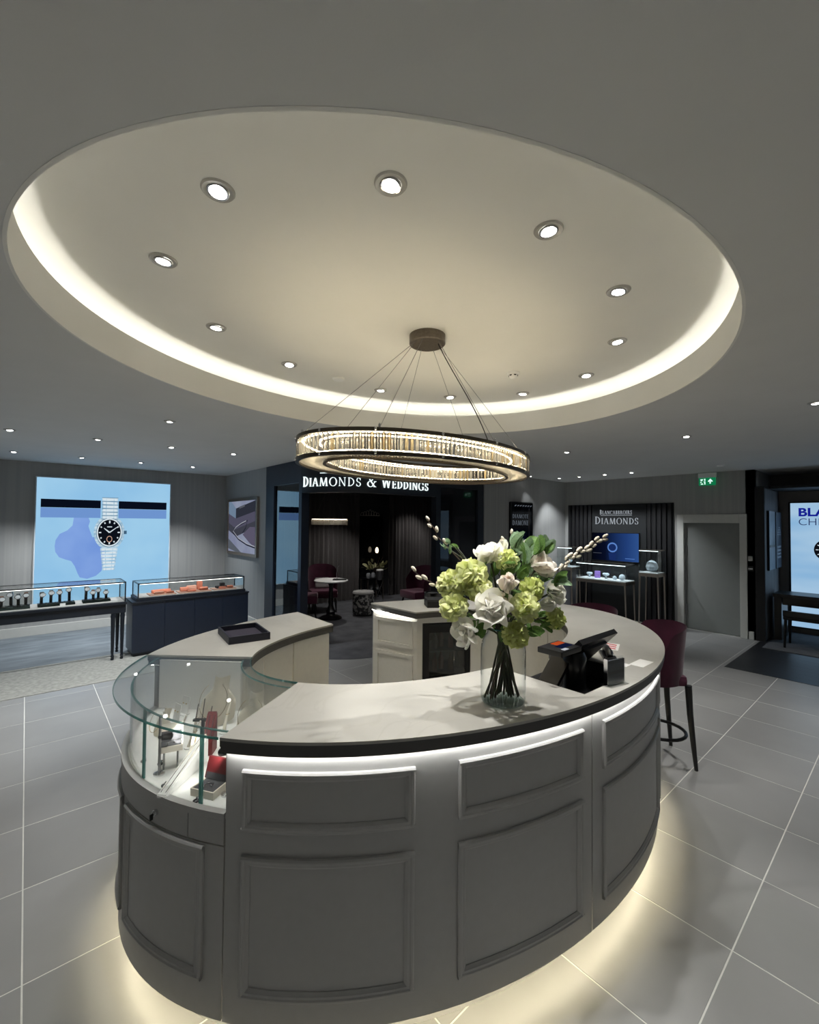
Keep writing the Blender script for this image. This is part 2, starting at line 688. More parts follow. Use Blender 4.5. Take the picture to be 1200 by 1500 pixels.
struct('baseboard_center', bx(3.062, 3.08, 7.25, Y1-.018, .004, .15, .004), TRIM)
struct('baseboard_rear', bx(6.22, 8.98, 5.112, 5.13, .005, .15, .004), TRIM)
struct('baseboard_right', bx(8.982, 9.0, 1.79, 1.86, 0, .13, .004), TRIM)
# dark header beam above the alcove
struct('trim_2', bx(9.25, 10.2, Y0, 1.63, 2.47, 2.51), BLACKM)

# ---- door
bm = bm_new()
box(bm, 8.975, 9.0, 1.87, 1.972, 0, 2.05, .006)
box(bm, 8.975, 9.0, 2.80, 2.905, 0, 2.05, .006)
box(bm, 8.975, 9.0, 1.972, 2.80, 1.90, 2.05, .006)
door = struct('door_1', bx(9.055, 9.095, 1.972, 2.80, .008, 1.9), mat('flush_grey_door', S(132, 135, 133), .55, noise=.02, nscale=12))
ob('door_frame', bm, TRIM, door, world=False)
bm = bm_new()
box(bm, 9.0, 9.11, 1.965, 1.972, 0, 1.905)
box(bm, 9.0, 9.11, 2.80, 2.807, 0, 1.905)
box(bm, 9.0, 9.11, 1.965, 2.807, 1.9, 1.907)
ob('door_lining', bm, TRIM, door, world=False)
for z in (.35, .95, 1.4, 1.72):
    ob('hinge', bx(9.038, 9.056, 2.762, 2.80, z-.09, z+.09, .002), STEEL, door, world=False)

# ---- downlights
LENS = emis('cool_lamp_lens', (1, .98, .93, 1), 14)


def make_downlight():
    t = thing('downlight', 'x', 'downlight', (0, 0, 0))
    ob('trim_ring', bms(lathe, [(.034, -.001), (.036, -.006), (.05, -.008), (.054, -.003), (.054, 0), (.034, 0)], seg=28), mat('grey_lamp_trim', S(176, 174, 168), .5, metal=.1, noise=.02, nscale=20), t, 40)
    bm = bm_new()
    lathe(bm, [(.026, -.002), (.029, -.010), (.034, -.011), (.035, -.003)], seg=28)
    bm.transform(Matrix.Rotation(R(6), 4, 'X'))
    ob('gimbal', bm, CHROME, t, 40)
    bm = bm_new()
    lathe(bm, [(0, -.017), (.012, -.016), (.022, -.013), (.0275, -.009)], seg=24)
    bm.transform(Matrix.Rotation(R(6), 4, 'X'))
    ob('lamp_lens', bm, LENS, t)
    return t


dl0 = make_downlight()
dl_used = [False]


def downlight(x, y, z, label, group, watts, target=None, angle=75, sc=1.0, col=(1, .985, .95)):
    rz = random.uniform(0, 6.28)
    if not dl_used[0]:
        o_ = dl0
        o_.location = (x, y, z)
        o_.rotation_euler = (0, 0, rz)
        o_['label'], o_['group'] = label, group
        dl_used[0] = True
    else:
        o_ = dup(dl0, (x, y, z), rz, label, group)
    o_.scale = (sc, sc, sc)
    l = spot('lamp_light', (x, y, z-.03), target or (x, y, 0), watts, angle, .6, col)
    return o_


RING = [(.51, 1.69), (.97, 1.24), (1.62, 1.00), (2.32, 1.02), (2.96, 1.31), (3.45, 1.78), (3.50, 2.43), (3.08, 2.97), (2.45, 3.25), (1.52, 3.20), (.88, 2.90), (.46, 2.32)]
AIM = {1: ((1.50, 1.16, 1.3), 2.4), 3: ((1.54, 1.14, 1.3), 2.4)}      # gimbals turned to the bouquet
for k, (x, y) in enumerate(RING):
    downlight(x, y, ZU, 'round gimbal downlight in the oval ceiling recess around the chandelier', 'downlights of the oval recess', W_RECESS*AIM.get(k, (0, 1))[1], AIM[k][0] if k in AIM else (x+(2.0-x)*.12, y+(2.1-y)*.12, 0), 50 if k in AIM else 62, 1.12)
for y in (8.12, 6.16):
    for x in (-.15, .60, 1.36, 2.13):
        downlight(x, y, ZC, 'small ceiling downlight in the row between the wall cases and the blue light box wall' if y > 7 else 'small ceiling downlight in the row over the aisle before the wall cases', 'downlights above the wall cases', W_ROOM*1.15, (x, y+(.5 if y > 7 else 0), 0), 85, .92, (.93, .97, 1))
downlight(.99, 4.57, ZC, 'single downlight in the flat ceiling between the oval recess and the wall cases', 'x', W_ROOM, None, 75, .92)
for y in (4.72, 4.30, 3.80, 3.32):
    downlight(8.05, y, ZC, 'small downlight in the row before the dark diamond display wall', 'downlights before the diamond display', W_WASH, (8.75, y, .3), 85, .92, (.93, .97, 1))
downlight(5.21, 2.95, ZC, 'downlight in the flat ceiling between the oval recess and the diamond display row', 'y', W_ROOM, None, 75, .92)
downlight(5.17, 1.58, ZC, 'downlight in the flat ceiling on the exit sign side of the oval recess', 'y', W_ROOM, None, 75, .92)
downlight(4.45, .50, ZC, 'downlight in the flat ceiling above the open tiles beside the bar stool', 'y', W_ROOM, None, 75, .92)
for x, y in ((7.2, .2), (2.2, -1.3), (-.9, .2), (-1.2, 3.2), (5.0, -1.2), (-1.3, 5.2), (.3, -1.6)):  # out-of-view downlights added to brighten the room and the door side
    downlight(x, y, ZC, 'unseen downlight added to the flat ceiling on the shop entrance side', 'added downlights of the entrance side', W_ROOM, None, 80, .92)
for o in bpy.data.objects:
    if o.get('group') in ('x', 'y'):
        del o['group']
downlight(7.35, 4.93, ZC, 'wall-washing downlight tight against the grey wall over the dark poster', 'z', 7, (7.95, 5.1, 1.2), 60, .9, (.93, .97, 1))

# ---- small ceiling devices
def detector(x, y, z, label, name='smoke_detector', big=True):
    t = thing(name, label, 'detector', (x, y, z))
    ob('base', bms(lathe, [(0, 0), (.05, 0), (.05, -.012), (.044, -.018), (0, -.018)], (x, y, z), 24), WHITE, t, 40)
    if big:
        ob('sensor_head', bms(lathe, [(.036, -.018), (.034, -.032), (.024, -.046), (0, -.048)], (x, y, z), 24), WHITE, t, 50)
        for k in range(6):
            a = k*pi/3
            ob('vent', bms(obox, (x+.035*cos(a), y+.035*sin(a), z-.026), (.002*cos(a), .002*sin(a), 0), (-.009*sin(a), .009*cos(a), 0), (0, 0, .004)), BLACKM, t)
    return t


detector(2.965, 2.15, ZU, 'white smoke detector with dark vents on the oval recess ceiling')
detector(1.985, 3.23, ZU, 'flat white disc on the oval recess ceiling', 'ceiling_sensor', False)
detector(8.06, 2.0, ZC, 'flat pale disc on the flat ceiling near the exit sign', 'ceiling_sensor', False)

# ================================================================== OVAL COUNTER
KX, KY = 2.06, 2.145
HT = 1.105


def ellf(a, b, rot):
    def f(t, off=0):
        x, y = a*cos(t), b*sin(t)
        nx, ny = cos(t)/a, sin(t)/b
        L = hypot(nx, ny)
        x, y = x+off*nx/L, y+off*ny/L
        return (KX+x*cos(rot)-y*sin(rot), KY+x*sin(rot)+y*cos(rot))
    return f


EO = ellf(1.765, 1.255, R(-4.5))
EI = ellf(1.177, .70, R(-2.4))


def arcpts(f, d0, d1, off=0, step=2.5):
    n = max(2, int(abs(d1-d0)/step))
    return [f(R(d0+(d1-d0)*i/n), off) for i in range(n+1)]


def eslab(f, d0, d1, o0, o1, z0, z1, step=2.0):
    bm = bm_new()
    sweep(bm, f, [(o0, z0), (o1, z0), (o1, z1), (o0, z1)], R(d0), R(d1), max(2, int(abs(d1-d0)/step)))
    return bm


def emould(f, d0, d1, z0, z1, sgn=1, base=-.04, w=.034):
    """picture-frame moulding on the curved panel: stepped bars on four sides"""
    bm = bm_new()
    per = hypot(*(Vector(f(R(d0)))-Vector(f(R(d1)))))/abs(d1-d0)
    dw = w/per
    n = max(3, int(abs(d1-d0)/2))
    b = base
    P1 = [(b-.002*sgn, 0), (b+.010*sgn, 0), (b+.015*sgn, .006), (b+.015*sgn, .012), (b+.011*sgn, .016), (b+.011*sgn, .024), (b+.005*sgn, .030), (b+.003*sgn, w), (b-.002*sgn, w)]
    up_ = [(o_, z1-h) for o_, h in P1]
    lo_ = [(o_, z0+h) for o_, h in P1]
    sweep(bm, f, up_, R(d0), R(d1), n)
    sweep(bm, f, lo_, R(d0), R(d1), n)
    for side in (0, 1):
        rows = []
        for z in (z0, z1):
            k = 0 if z == z0 else 1
            row = []
            for o_, h in P1:
                dd = (d0+h/per) if side == 0 else (d1-h/per)
                zz = z0+h if k == 0 else z1-h
                row.append(bm.verts.new(f(R(dd), o_)+(zz,)))
            rows.append(row)
        m = len(P1)
        for j in range(m):
            bm.faces.new((rows[0][j], rows[1][j], rows[1][(j+1) % m], rows[0][(j+1) % m]))
    return bm


STRIP_T = emis('white_worktop_strip', (1, .99, .94, 1), E_TOP)
STRIP_P = emis('warm_plinth_strip', (1, .88, .62, 1), E_PLINTH)
ZP0, ZP1 = .11, 1.045


def unit(name, label, d0, d1, i0, i1, moulds, joints=(), ztop=ZP1, itop=ZP1-.01, ends=(True, True), inner=True, top_strip=True, gap=.12):
    c = EO(R((d0+d1)/2), -.3)
    t = thing(name, label, 'counter', (c[0], c[1], 0))
    ob('outer_panel', eslab(EO, d0+gap, d1-gap, -.06, -.04, ZP0, ztop), PAINT, t, 30)
    for m_ in moulds:
        ob('moulding', emould(EO, *m_), PAINT, t, 25)
    if inner:
        # cupboard fronts of the staff side, one panel each
        js = [i0]+list(joints)+[i1]
        s = 1 if i1 > i0 else -1
        for a, b in zip(js, js[1:]):
            ob('cupboard_front', eslab(EI, a+.35*s, b-.35*s, .035, .055, .10, itop), PAINT_LIT, t, 30)
    for k, e in enumerate(ends):
        if e:
            d, i = (d0, i0) if k == 0 else (d1, i1)
            a, b = Vector(EO(R(d), -.062)), Vector(EI(R(i), .057))
            u = (b-a)/2
            nrm = Vector((-u.y, u.x)).normalized()*.009
            s = 1 if k == 0 else -1
            mid = (a+b)/2
            toward = Vector(EO(R((d0+d1)/2), -.3))-mid
            if nrm.dot(toward) < 0:
                nrm = -nrm
            mid = mid+nrm*1.2
            ob('end_panel', bms(obox, (mid.x, mid.y, (ZP0+ztop)/2), (u.x, u.y, 0), (nrm.x, nrm.y, 0), (0, 0, (ztop-ZP0)/2)), PAINT, t)
    ob('plinth', eslab(EO, d0+.01, d1-.01, -.14, -.12, 0, .145), WHITE, t, 30)
    ob('plinth_light', eslab(EO, d0+.02, d1-.02, -.104, -.092, .134, .14), STRIP_P, t)
    if top_strip:
        ob('edge_light', eslab(EO, d0+gap, d1-gap, -.032, -.022, 1.046, 1.05), STRIP_T, t)
    return t


UPR, LOR = (.775, .985), (.21, .69)
unit('counter_unit', 'grey curved counter front with two pairs of framed panels beneath the flower vase', 212.4, 267, 204.1, 262, [(215.2, 238.2)+UPR, (215.2, 238.2)+LOR, (244, 264.7)+UPR, (244, 264.7)+LOR], (224, 243), itop=.998, ends=(True, False))
unit('counter_unit', 'curved counter section with framed panels next to the purple bar stool', 267, 322, 262, 322, [(269.5, 298)+UPR, (269.5, 298)+LOR, (302.5, 319)+UPR, (302.5, 319)+LOR], (282, 302), itop=.998, ends=(False, False))
u3 = unit('counter_unit', 'counter section at the far end holding the small fridge', 322, 440.7, 322, 402, [(325, 345)+UPR, (325, 345)+LOR, (351, 372)+UPR, (351, 372)+LOR, (378, 402)+UPR, (378, 402)+LOR, (408, 436)+UPR, (408, 436)+LOR], (338, 354, 370, 386), ends=(False, False))
unit('counter_unit', 'counter section carrying the open navy tray', 104.3, 153.6, 108.4, 160.7, [(107, 127)+UPR, (107, 127)+LOR, (131, 151)+UPR, (131, 151)+LOR], (126, 143))

# end wall of the fridge unit and the frame around the fridge
Ao = Vector(EO(R(440.7), -.06))
Bi = Vector((2.565, 2.85))
Ci = Vector(EI(R(402), .06))
u = (Bi-Ao)/2
mid = (Ao+Bi)/2
nn = Vector((-u.y, u.x)).normalized()
if nn.x > 0:
    nn = -nn
ob('end_panel', bms(obox, (mid.x-nn.x*.01, mid.y-nn.y*.01, (ZP0+ZP1)/2), (u.x, u.y, 0), (nn.x*.01, nn.y*.01, 0), (0, 0, (ZP1-ZP0)/2)), PAINT_LIT, u3)
for z0, z1 in (UPR, LOR):
    bm = bm_new()
    ud = u.normalized()
    L = u.length-.05
    base = mid+nn*.003
    for zz in (z0, z1):
        obox(bm, (base.x, base.y, zz), (ud.x*L, ud.y*L, 0), (nn.x*.012, nn.y*.012, 0), (0, 0, .015))
    for s in (-1, 1):
        obox(bm, (base.x+ud.x*L*s, base.y+ud.y*L*s, (z0+z1)/2), (ud.x*.013, ud.y*.013, 0), (nn.x*.010, nn.y*.010, 0), (0, 0, (z1-z0)/2+.014))
    ob('moulding', bm, PAINT_LIT, u3)
ob('edge_light', bms(obox, (mid.x+nn.x*.012, mid.y+nn.y*.012, 1.048), (u.x*.92, u.y*.92, 0), (nn.x*.004, nn.y*.004, 0), (0, 0, .002)), STRIP_T, u3)
fd = (Ci-Bi).normalized()
fnn = Vector((fd.y, -fd.x))          # towards the middle of the oval
if fnn.dot(Vector((KX, KY))-Bi) < 0:
    fnn = -fnn


def fpt(s, d):
    p = Bi+fd*s+fnn*d
    return p


FW0, FW1 = .055, .50
for s0, s1, z0, z1 in ((0, FW0-.004, .1, ZP1), (FW0-.004, FW1+.004, .985, ZP1), (FW1+.004, (Ci-Bi).length, .1, ZP1)):
    a, b = fpt(s0, 0), fpt(s1, 0)
    m2 = (a+b)/2-fnn*.01
    ob('stile', bms(obox, (m2.x, m2.y, (z0+z1)/2), (fd.x*(s1-s0)/2, fd.y*(s1-s0)/2, 0), (fnn.x*.01, fnn.y*.01, 0), (0, 0, (z1-z0)/2)), PAINT_LIT, u3)

# the fridge itself
ctr = fpt((FW0+FW1)/2, -.22)
fr = thing('mini_fridge', 'black under-counter fridge with a glass door in the counter end', 'fridge', (ctr.x, ctr.y, 0), atan2(fd.y, fd.x))
hw = (FW1-FW0)/2
sy = 1 if Vector((-sin(atan2(fd.y, fd.x)), cos(atan2(fd.y, fd.x)))).dot(fnn) > 0 else -1


def fbox(x0, x1, y0, y1, z0, z1, bev=0):
    bm_ = bm_new()
    ya, yb = sorted((y0*sy, y1*sy))
    box(bm_, x0, x1, ya, yb, z0, z1, bev)
    return bm_


bm = bm_new()
for q in ((-hw, hw, -.2, .0, .02, .05), (-hw, hw, -.2, .0, .95, .98), (-hw, -hw+.02, -.2, .2, .05, .95), (hw-.02, hw, -.2, .2, .05, .95), (-hw, hw, -.2, -.19, .05, .95), (-hw, hw, 0, .2, .02, .05), (-hw, hw, 0, .2, .95, .98), (-hw+.03, hw-.03, -.15, .15, 0, .02)):
    a, b = sorted((q[2]*sy, q[3]*sy))
    box(bm, q[0], q[1], a, b, q[4], q[5])
ob('cabinet', bm, BLACK, fr, world=False)
bm = bm_new()
for q in ((-hw, -hw+.055, .20, .225, .03, .975), (hw-.055, hw, .20, .225, .03, .975), (-hw+.055, hw-.055, .20, .225, .03, .1), (-hw+.055, hw-.055, .20, .225, .90, .975)):
    a, b = sorted((q[2]*sy, q[3]*sy))
    box(bm, q[0], q[1], a, b, q[4], q[5])
dr = ob('door_frame', bm, BLACK, fr, world=False)
ob('door_glass', fbox(-hw+.055, hw-.055, .208, .214, .1, .90), SMOKE, dr, world=False)
for z in (.30, .52, .72):
    ob('shelf', fbox(-hw+.022, hw-.022, -.18, .18, z, z+.008), STEEL, fr, world=False)
BOT = [mat('red_drink', S(150, 40, 40), .2, noise=.1), mat('clear_bottle', S(150, 160, 165), .1, noise=.1), mat('amber_bottle', S(120, 70, 30), .15, noise=.1), mat('pink_drink', S(190, 90, 95), .2, noise=.1)]
for k, (z, n) in enumerate(((.308, 5), (.528, 5), (.728, 5))):
    for i in range(n):
        xx = -.15+.075*i
        p = wmat(fr) @ Vector((xx, (.08 if i % 2 else .03)*sy, z))
        solo('bottle', bms(lathe, [(0, 0), (.024, 0), (.025, .09), (.010, .125), (.010, .155), (0, .156)], tuple(p), 12), BOT[(i*3+k) % 4], 'small %s bottle on the %s shelf of the glass-door fridge' % (('red', 'clear', 'amber', 'pink')[(i*3+k) % 4], ('bottom', 'middle', 'top')[k]), 'bottle', 'bottles in the fridge', tuple(p), 40)

# ---- worktops
STONE = mat('pale_stone_worktop', S(174, 172, 166), .34, noise=.09, nscale=3.2, bump=.01, bscale=60, detail=8)
snt = STONE.node_tree
sb = snt.nodes['Principled BSDF']
ssrc = sb.inputs['Base Color'].links[0].from_socket
tc = snt.nodes.new('ShaderNodeTexCoord')
nz = snt.nodes.new('ShaderNodeTexNoise')
nz.inputs['Scale'].default_value = 1.7
nz.inputs['Detail'].default_value = 6
nz.inputs['Distortion'].default_value = 1.2
sub = snt.nodes.new('ShaderNodeMath')
sub.operation = 'SUBTRACT'
sub.inputs[1].default_value = .5
ab = snt.nodes.new('ShaderNodeMath')
ab.operation = 'ABSOLUTE'
rp = snt.nodes.new('ShaderNodeValToRGB')
rp.color_ramp.elements[0].color = (1, 1, 1, 1)
rp.color_ramp.elements[0].position = 0
rp.color_ramp.elements[1].color = (0, 0, 0, 1)
rp.color_ramp.elements[1].position = .012
mx = snt.nodes.new('ShaderNodeMixRGB')
mx.inputs[2].default_value = S(150, 146, 138)
mul = snt.nodes.new('ShaderNodeMath')
mul.operation = 'MULTIPLY'
mul.inputs[1].default_value = .22
snt.links.new(tc.outputs['Object'], nz.inputs['Vector'])
snt.links.new(nz.outputs['Fac'], sub.inputs[0])
snt.links.new(sub.outputs[0], ab.inputs[0])
snt.links.new(ab.outputs[0], rp.inputs[0])
snt.links.new(rp.outputs[0], mul.inputs[0])
snt.links.new(mul.outputs[0], mx.inputs[0])
snt.links.new(ssrc, mx.inputs[1])
snt.links.new(mx.outputs[0], sb.inputs['Base Color'])
EDGEM = mat('dark_worktop_edge', S(80, 79, 77), .45, noise=.04, nscale=10)

NX0, NX1, NY = 1.872, 2.375, .975      # work well cut into the worktop


def inner_y(x):
    best = min((abs(EI(R(d), 0)[0]-x), d) for d in [200+i*.25 for i in range(480)])
    return best[1]


dA, dB = inner_y(NX0), inner_y(NX1)
main_in = arcpts(EI, 204.1, dA, 0)+[(NX0, NY), (2.185, .965), (NX1, 1.02)]+arcpts(EI, dB, 380, 0)
for i in range(1, 7):
    d = 380+i*(50/6)
    k = 1-.03*i/6
    p = EI(R(d))
    main_in.append((KX+(p[0]-KX)*k, KY+(p[1]-KY)*k))
main_out = arcpts(EO, 212.4, 440.7)
wt = thing('worktop', 'long curved pale stone worktop carrying the flower vase and the till', 'worktop', (KX, KY-.95, 1.05))


def rim(outer, inn, z0, z1):
    bm_ = bm_new()
    poly_ = list(outer)+list(reversed(inn))
    prism(bm_, poly_, z0, z1)
    return bm_


ob('slab', rim(main_out, main_in, 1.094, HT), STONE, wt)
ob('middle_edge', rim([EO(R(212.4+(440.7-212.4)*i/90), -.001) for i in range(91)], main_in, 1.073, 1.0935), EDGEM, wt)
ob('lower_edge', rim([EO(R(212.4+(440.7-212.4)*i/90), -.006) for i in range(91)], main_in, 1.05, 1.0725), EDGEM, wt)
wl = thing('worktop', 'short curved pale stone worktop carrying the open navy tray', 'worktop', (1.3, 3.1, 1.05))
lo, li = arcpts(EO, 104.3, 153.6), arcpts(EI, 108.4, 160.7)
ob('slab', rim(lo, li, 1.094, HT), STONE, wl)
ob('middle_edge', rim(arcpts(EO, 104.3, 153.6, -.001), li, 1.073, 1.0935), EDGEM, wl)
ob('lower_edge', rim(arcpts(EO, 104.3, 153.6, -.006), li, 1.05, 1.0725), EDGEM, wl)

# sunken well: black tray hung in the notch
wy1 = EI(R(230), 0)[1]
WP = [(NX0+.003, NY+.003), (2.184, .969), (NX1-.003, 1.024), (NX1-.003, 1.40), (NX0+.003, 1.40)]
bm = bm_new()
prism(bm, WP, 1.005, 1.02)
for p_, q_ in zip(WP[:3], WP[1:4]):
    a_, b_ = Vector(p_), Vector(q_)
    n_ = Vector((-(b_-a_).y, (b_-a_).x)).normalized()*.003
    m_ = (a_+b_)/2+n_
    obox(bm, (m_.x, m_.y, 1.06), ((b_-a_).x/2, (b_-a_).y/2, 0), (n_.x, n_.y, 0), (0, 0, .04))
box(bm, NX0+.003, NX0+.009, NY+.006, 1.38, 1.02, 1.10)
solo('till_well', bm, BLACK, 'sunken black tray set into the worktop under the till', 'tray', None, (2.03, 1.2, 1.005))

# ---- glass display unit at the rounded end
D0, D1, I0, I1 = 153.6, 212.4, 160.7, 204.1
dc = unit('display_counter', 'rounded glass jewellery display built into the end of the grey counter', D0, D1, I0, I1, [(187, 209, .235, .70), (158, 184, .235, .70)], (182,), ztop=.705, ends=(False, False), inner=False, top_strip=False)
for a, b in ((D0+.15, 205.75), (205.95, D1-.15)):
    dw = ob('drawer', eslab(EO, a, b, -.065, -.038, .712, .797), PAINT, dc, 30)
    if a < 200:
        k = EO(R(198.5), -.036)
        nv = Vector((k[0]-EO(R(198.5), -.1)[0], k[1]-EO(R(198.5), -.1)[1], 0)).normalized()
        bm = bm_new()
        tube(bm, [Vector((k[0], k[1], .757))-nv*.006, Vector((k[0], k[1], .757))+nv*.008], .011, 14)
        tube(bm, [Vector((k[0], k[1], .757))+nv*.008, Vector((k[0], k[1], .757))+nv*.014], .007, 12)
        ob('lock', bm, CHROME, dw)
        bm = bm_new()
        obox(bm, Vector((k[0], k[1], .748))+nv*.018, nv*.006, Vector((-nv.y, nv.x, 0))*.002, (0, 0, .011))
        ob('key', bm, BLACK, dw)
sh_in = arcpts(EI, I0, I1, .03)
bm = rim(arcpts(EO, D0, D1, -.046), sh_in, .80, .815)
ob('shelf', bm, WHITE, dc)
ob('shelf_lip', eslab(EO, D0+.1, D1-.1, -.062, -.036, .799, .822), PAINT, dc, 30)
ob('cupboard_front', eslab(EI, I0+.3, 181.8, .035, .055, .10, .795), PAINT_LIT, dc, 30)
ob('cupboard_front', eslab(EI, 182.2, I1-.3, .035, .055, .10, .795), PAINT_LIT, dc, 30)
# glass: three outer panes, inner pane, top with polished green edges
for a, b in ((D0+.5, 172.6), (173.0, 190.6), (191.0, 206.8), (207.2, D1-.6)):
    p = ob('glass_pane', eslab(EO, a, b, -.072, -.066, .816, 1.092), GLASS, dc, 30)
    for d in (a, b):
        if D0+1 < d < D1-1:
            ob('pane_edge', eslab(EO, d-.08, d+.08, -.0735, -.0645, .816, 1.092, 1), EDGE, p)
    ob('pane_edge', eslab(EO, a, b, -.073, -.065, 1.0905, 1.0945), EDGE, p, 30)
p = ob('glass_pane', eslab(EI, I0+.6, I1-.6, .040, .046, .816, 1.092), GLASS, dc, 30)
ob('pane_edge', eslab(EI, I0+.6, I1-.6, .039, .047, 1.0905, 1.0945), EDGE, p, 30)
gt = ob('glass_top', rim(arcpts(EO, D0+.2, D1-.2), arcpts(EI, I0+.3, I1-.3), 1.097, HT), GLASS, dc)
ob('polished_edge', eslab(EO, D0+.2, D1-.2, -.0005, .002, 1.0968, HT+.0004), EDGE, gt, 30)
ob('polished_edge', eslab(EI, I0+.3, I1-.3, -.002, .0005, 1.0968, HT+.0004), EDGE, gt, 30)
# white inner side walls of the display
for d, i, s in ((D0, I0, 1), (D1, I1, -1)):
    a, b = Vector(EO(R(d+.6*s), -.078)), Vector(EI(R(i+.6*s), .05))
    u = (b-a)/2
    mid = (a+b)/2
    nv = Vector((-u.y, u.x)).normalized()*.004
    ob('side_lining', bms(obox, (mid.x, mid.y, .95), (u.x, u.y, 0), (nv.x, nv.y, 0), (0, 0, .132)), WHITE, dc)

# ================================================================== CHANDELIER
HX, HY, HR = 2.01, 2.15, R(8)
HZ0, HZ1 = 2.185, 2.31


def chf(t, off=0):
    a, b = .945, .575
    x, y = a*cos(t), b*sin(t)
    nx, ny = cos(t)/a, sin(t)/b
    L = hypot(nx, ny)
    x, y = x+off*nx/L, y+off*ny/L
    return (HX+x*cos(HR)-y*sin(HR), HY+x*sin(HR)+y*cos(HR))


def ring(f, o0, o1, z0, z1, n=96):
    bm_ = bm_new()
    sweep(bm_, f, [(o0, z0), (o1, z0), (o1, z1), (o0, z1)], 0, 2*pi, n, True)
    return bm_


ch = thing('chandelier', 'oval ring chandelier of clear crystal rods hanging over the counter', 'chandelier', (HX, HY, HZ0))
WIDTH = .16
STRIP_C = emis('warm_chandelier_strip', (1, .85, .58, 1), E_CHAND)
ob('top_rim', ring(chf, -.018, .004, HZ1-.012, HZ1+.006), BRONZE, ch, 30)
ob('bottom_rim', ring(chf, -.016, .005, HZ0-.004, HZ0+.014), BRONZE, ch, 30)
ob('inner_top_rim', ring(chf, -WIDTH-.004, -WIDTH+.016, HZ1-.012, HZ1+.006), BRONZE, ch, 30)
ob('inner_bottom_rim', ring(chf, -WIDTH-.005, -WIDTH+.014, HZ0-.004, HZ0+.014), BRONZE, ch, 30)
ob('light_strip', ring(chf, -.042, -.030, HZ1-.014, HZ1-.008), STRIP_C, ch)
ob('light_strip', ring(chf, -.087, -.073, HZ0+.030, HZ0+.034), STRIP_C, ch)
ob('light_strip', ring(chf, -WIDTH+.028, -WIDTH+.040, HZ1-.014, HZ1-.008), STRIP_C, ch)
CRYS = bpy.data.materials.new('crystal_rod')
CRYS.use_nodes = True
cnt = CRYS.node_tree
cnt.nodes.clear()
co = cnt.nodes.new('ShaderNodeOutputMaterial')
ctl = cnt.nodes.new('ShaderNodeBsdfTranslucent')
ctl.inputs[0].default_value = (.95, .92, .86, 1)
cdf = cnt.nodes.new('ShaderNodeBsdfDiffuse')
cdf.inputs[0].default_value = (.8, .78, .74, 1)
ctr_ = cnt.nodes.new('ShaderNodeBsdfTransparent')
ctr_.inputs[0].default_value = (.95, .94, .92, 1)
cgl = cnt.nodes.new('ShaderNodeBsdfGlossy')
cgl.inputs[1].default_value = .06
m1, m2, m3 = (cnt.nodes.new('ShaderNodeMixShader') for _ in range(3))
cf = cnt.nodes.new('ShaderNodeFresnel')
cf.inputs[0].default_value = 1.9
m1.inputs[0].default_value = .35
m2.inputs[0].default_value = .5
cnt.links.new(ctl.outputs[0], m1.inputs[1])
cnt.links.new(cdf.outputs[0], m1.inputs[2])
cnt.links.new(m1.outputs[0], m2.inputs[1])
cnt.links.new(ctr_.outputs[0], m2.inputs[2])
cnt.links.new(cf.outputs[0], m3.inputs[0])
cnt.links.new(m2.outputs[0], m3.inputs[1])
cnt.links.new(cgl.outputs[0], m3.inputs[2])
cnt.links.new(m3.outputs[0], co.inputs[0])
MATS['crystal_rod'] = CRYS
CRYS_CLEAR = CRYS.copy()
CRYS_CLEAR.name = 'clear_crystal_rod'
CRYS_AMBER = CRYS.copy()
CRYS_AMBER.name = 'amber_crystal_rod'
for m_, fac, c in ((CRYS_CLEAR, .82, (.92, .92, .93, 1)), (CRYS_AMBER, .55, (.95, .74, .38, 1))):
    for n_ in m_.node_tree.nodes:
        if n_.type == 'BSDF_TRANSLUCENT':
            n_.inputs[0].default_value = c
        if n_.type == 'MIX_SHADER' and abs(n_.inputs[0].default_value-.5) < .01 and not n_.inputs[0].links:
            n_.inputs[0].default_value = fac


def rod_mesh(w, h, name):
    bm_ = bm_new()
    pts = [(w*.5, 0), (w*.18, .0065), (-w*.18, .0065), (-w*.5, 0), (-w*.18, -.0065), (w*.18, -.0065)]
    prism(bm_, pts, .006, h-.006, True)
    k = [bm_.verts.new((0, 0, 0)), bm_.verts.new((0, 0, h))]
    return mesh_of(name, bm_, CRYS)


def rod(bm_, w, h, d=.0065):
    pts = [(w*.5, 0), (w*.16, d), (-w*.16, d), (-w*.5, 0), (-w*.16, -d), (w*.16, -d)]
    a = [bm_.verts.new((x, y, .005)) for x, y in pts]
    b = [bm_.verts.new((x, y, h-.005)) for x, y in pts]
    lo_, hi_ = bm_.verts.new((0, 0, 0)), bm_.verts.new((0, 0, h))
    for i in range(6):
        j = (i+1) % 6
        bm_.faces.new((a[i], a[j], b[j], b[i]))
        bm_.faces.new((lo_, a[j], a[i]))
        bm_.faces.new((hi_, b[i], b[j]))


H_ROD = HZ1-HZ0-.03


def even(f, off, n):
    """n points evenly spaced along the oval with tangent angle"""
    M = 2000
    pts = [f(2*pi*i/M, off) for i in range(M+1)]
    acc = [0]
    for a, b in zip(pts, pts[1:]):
        acc.append(acc[-1]+hypot(b[0]-a[0], b[1]-a[1]))
    out, k = [], 0
    for i in range(n):
        s = acc[-1]*i/n
        while acc[k+1] < s:
            k += 1
        a, b = pts[k], pts[k+1]
        out.append((a[0], a[1], atan2(b[1]-a[1], b[0]-a[0])))
    return out, acc[-1]


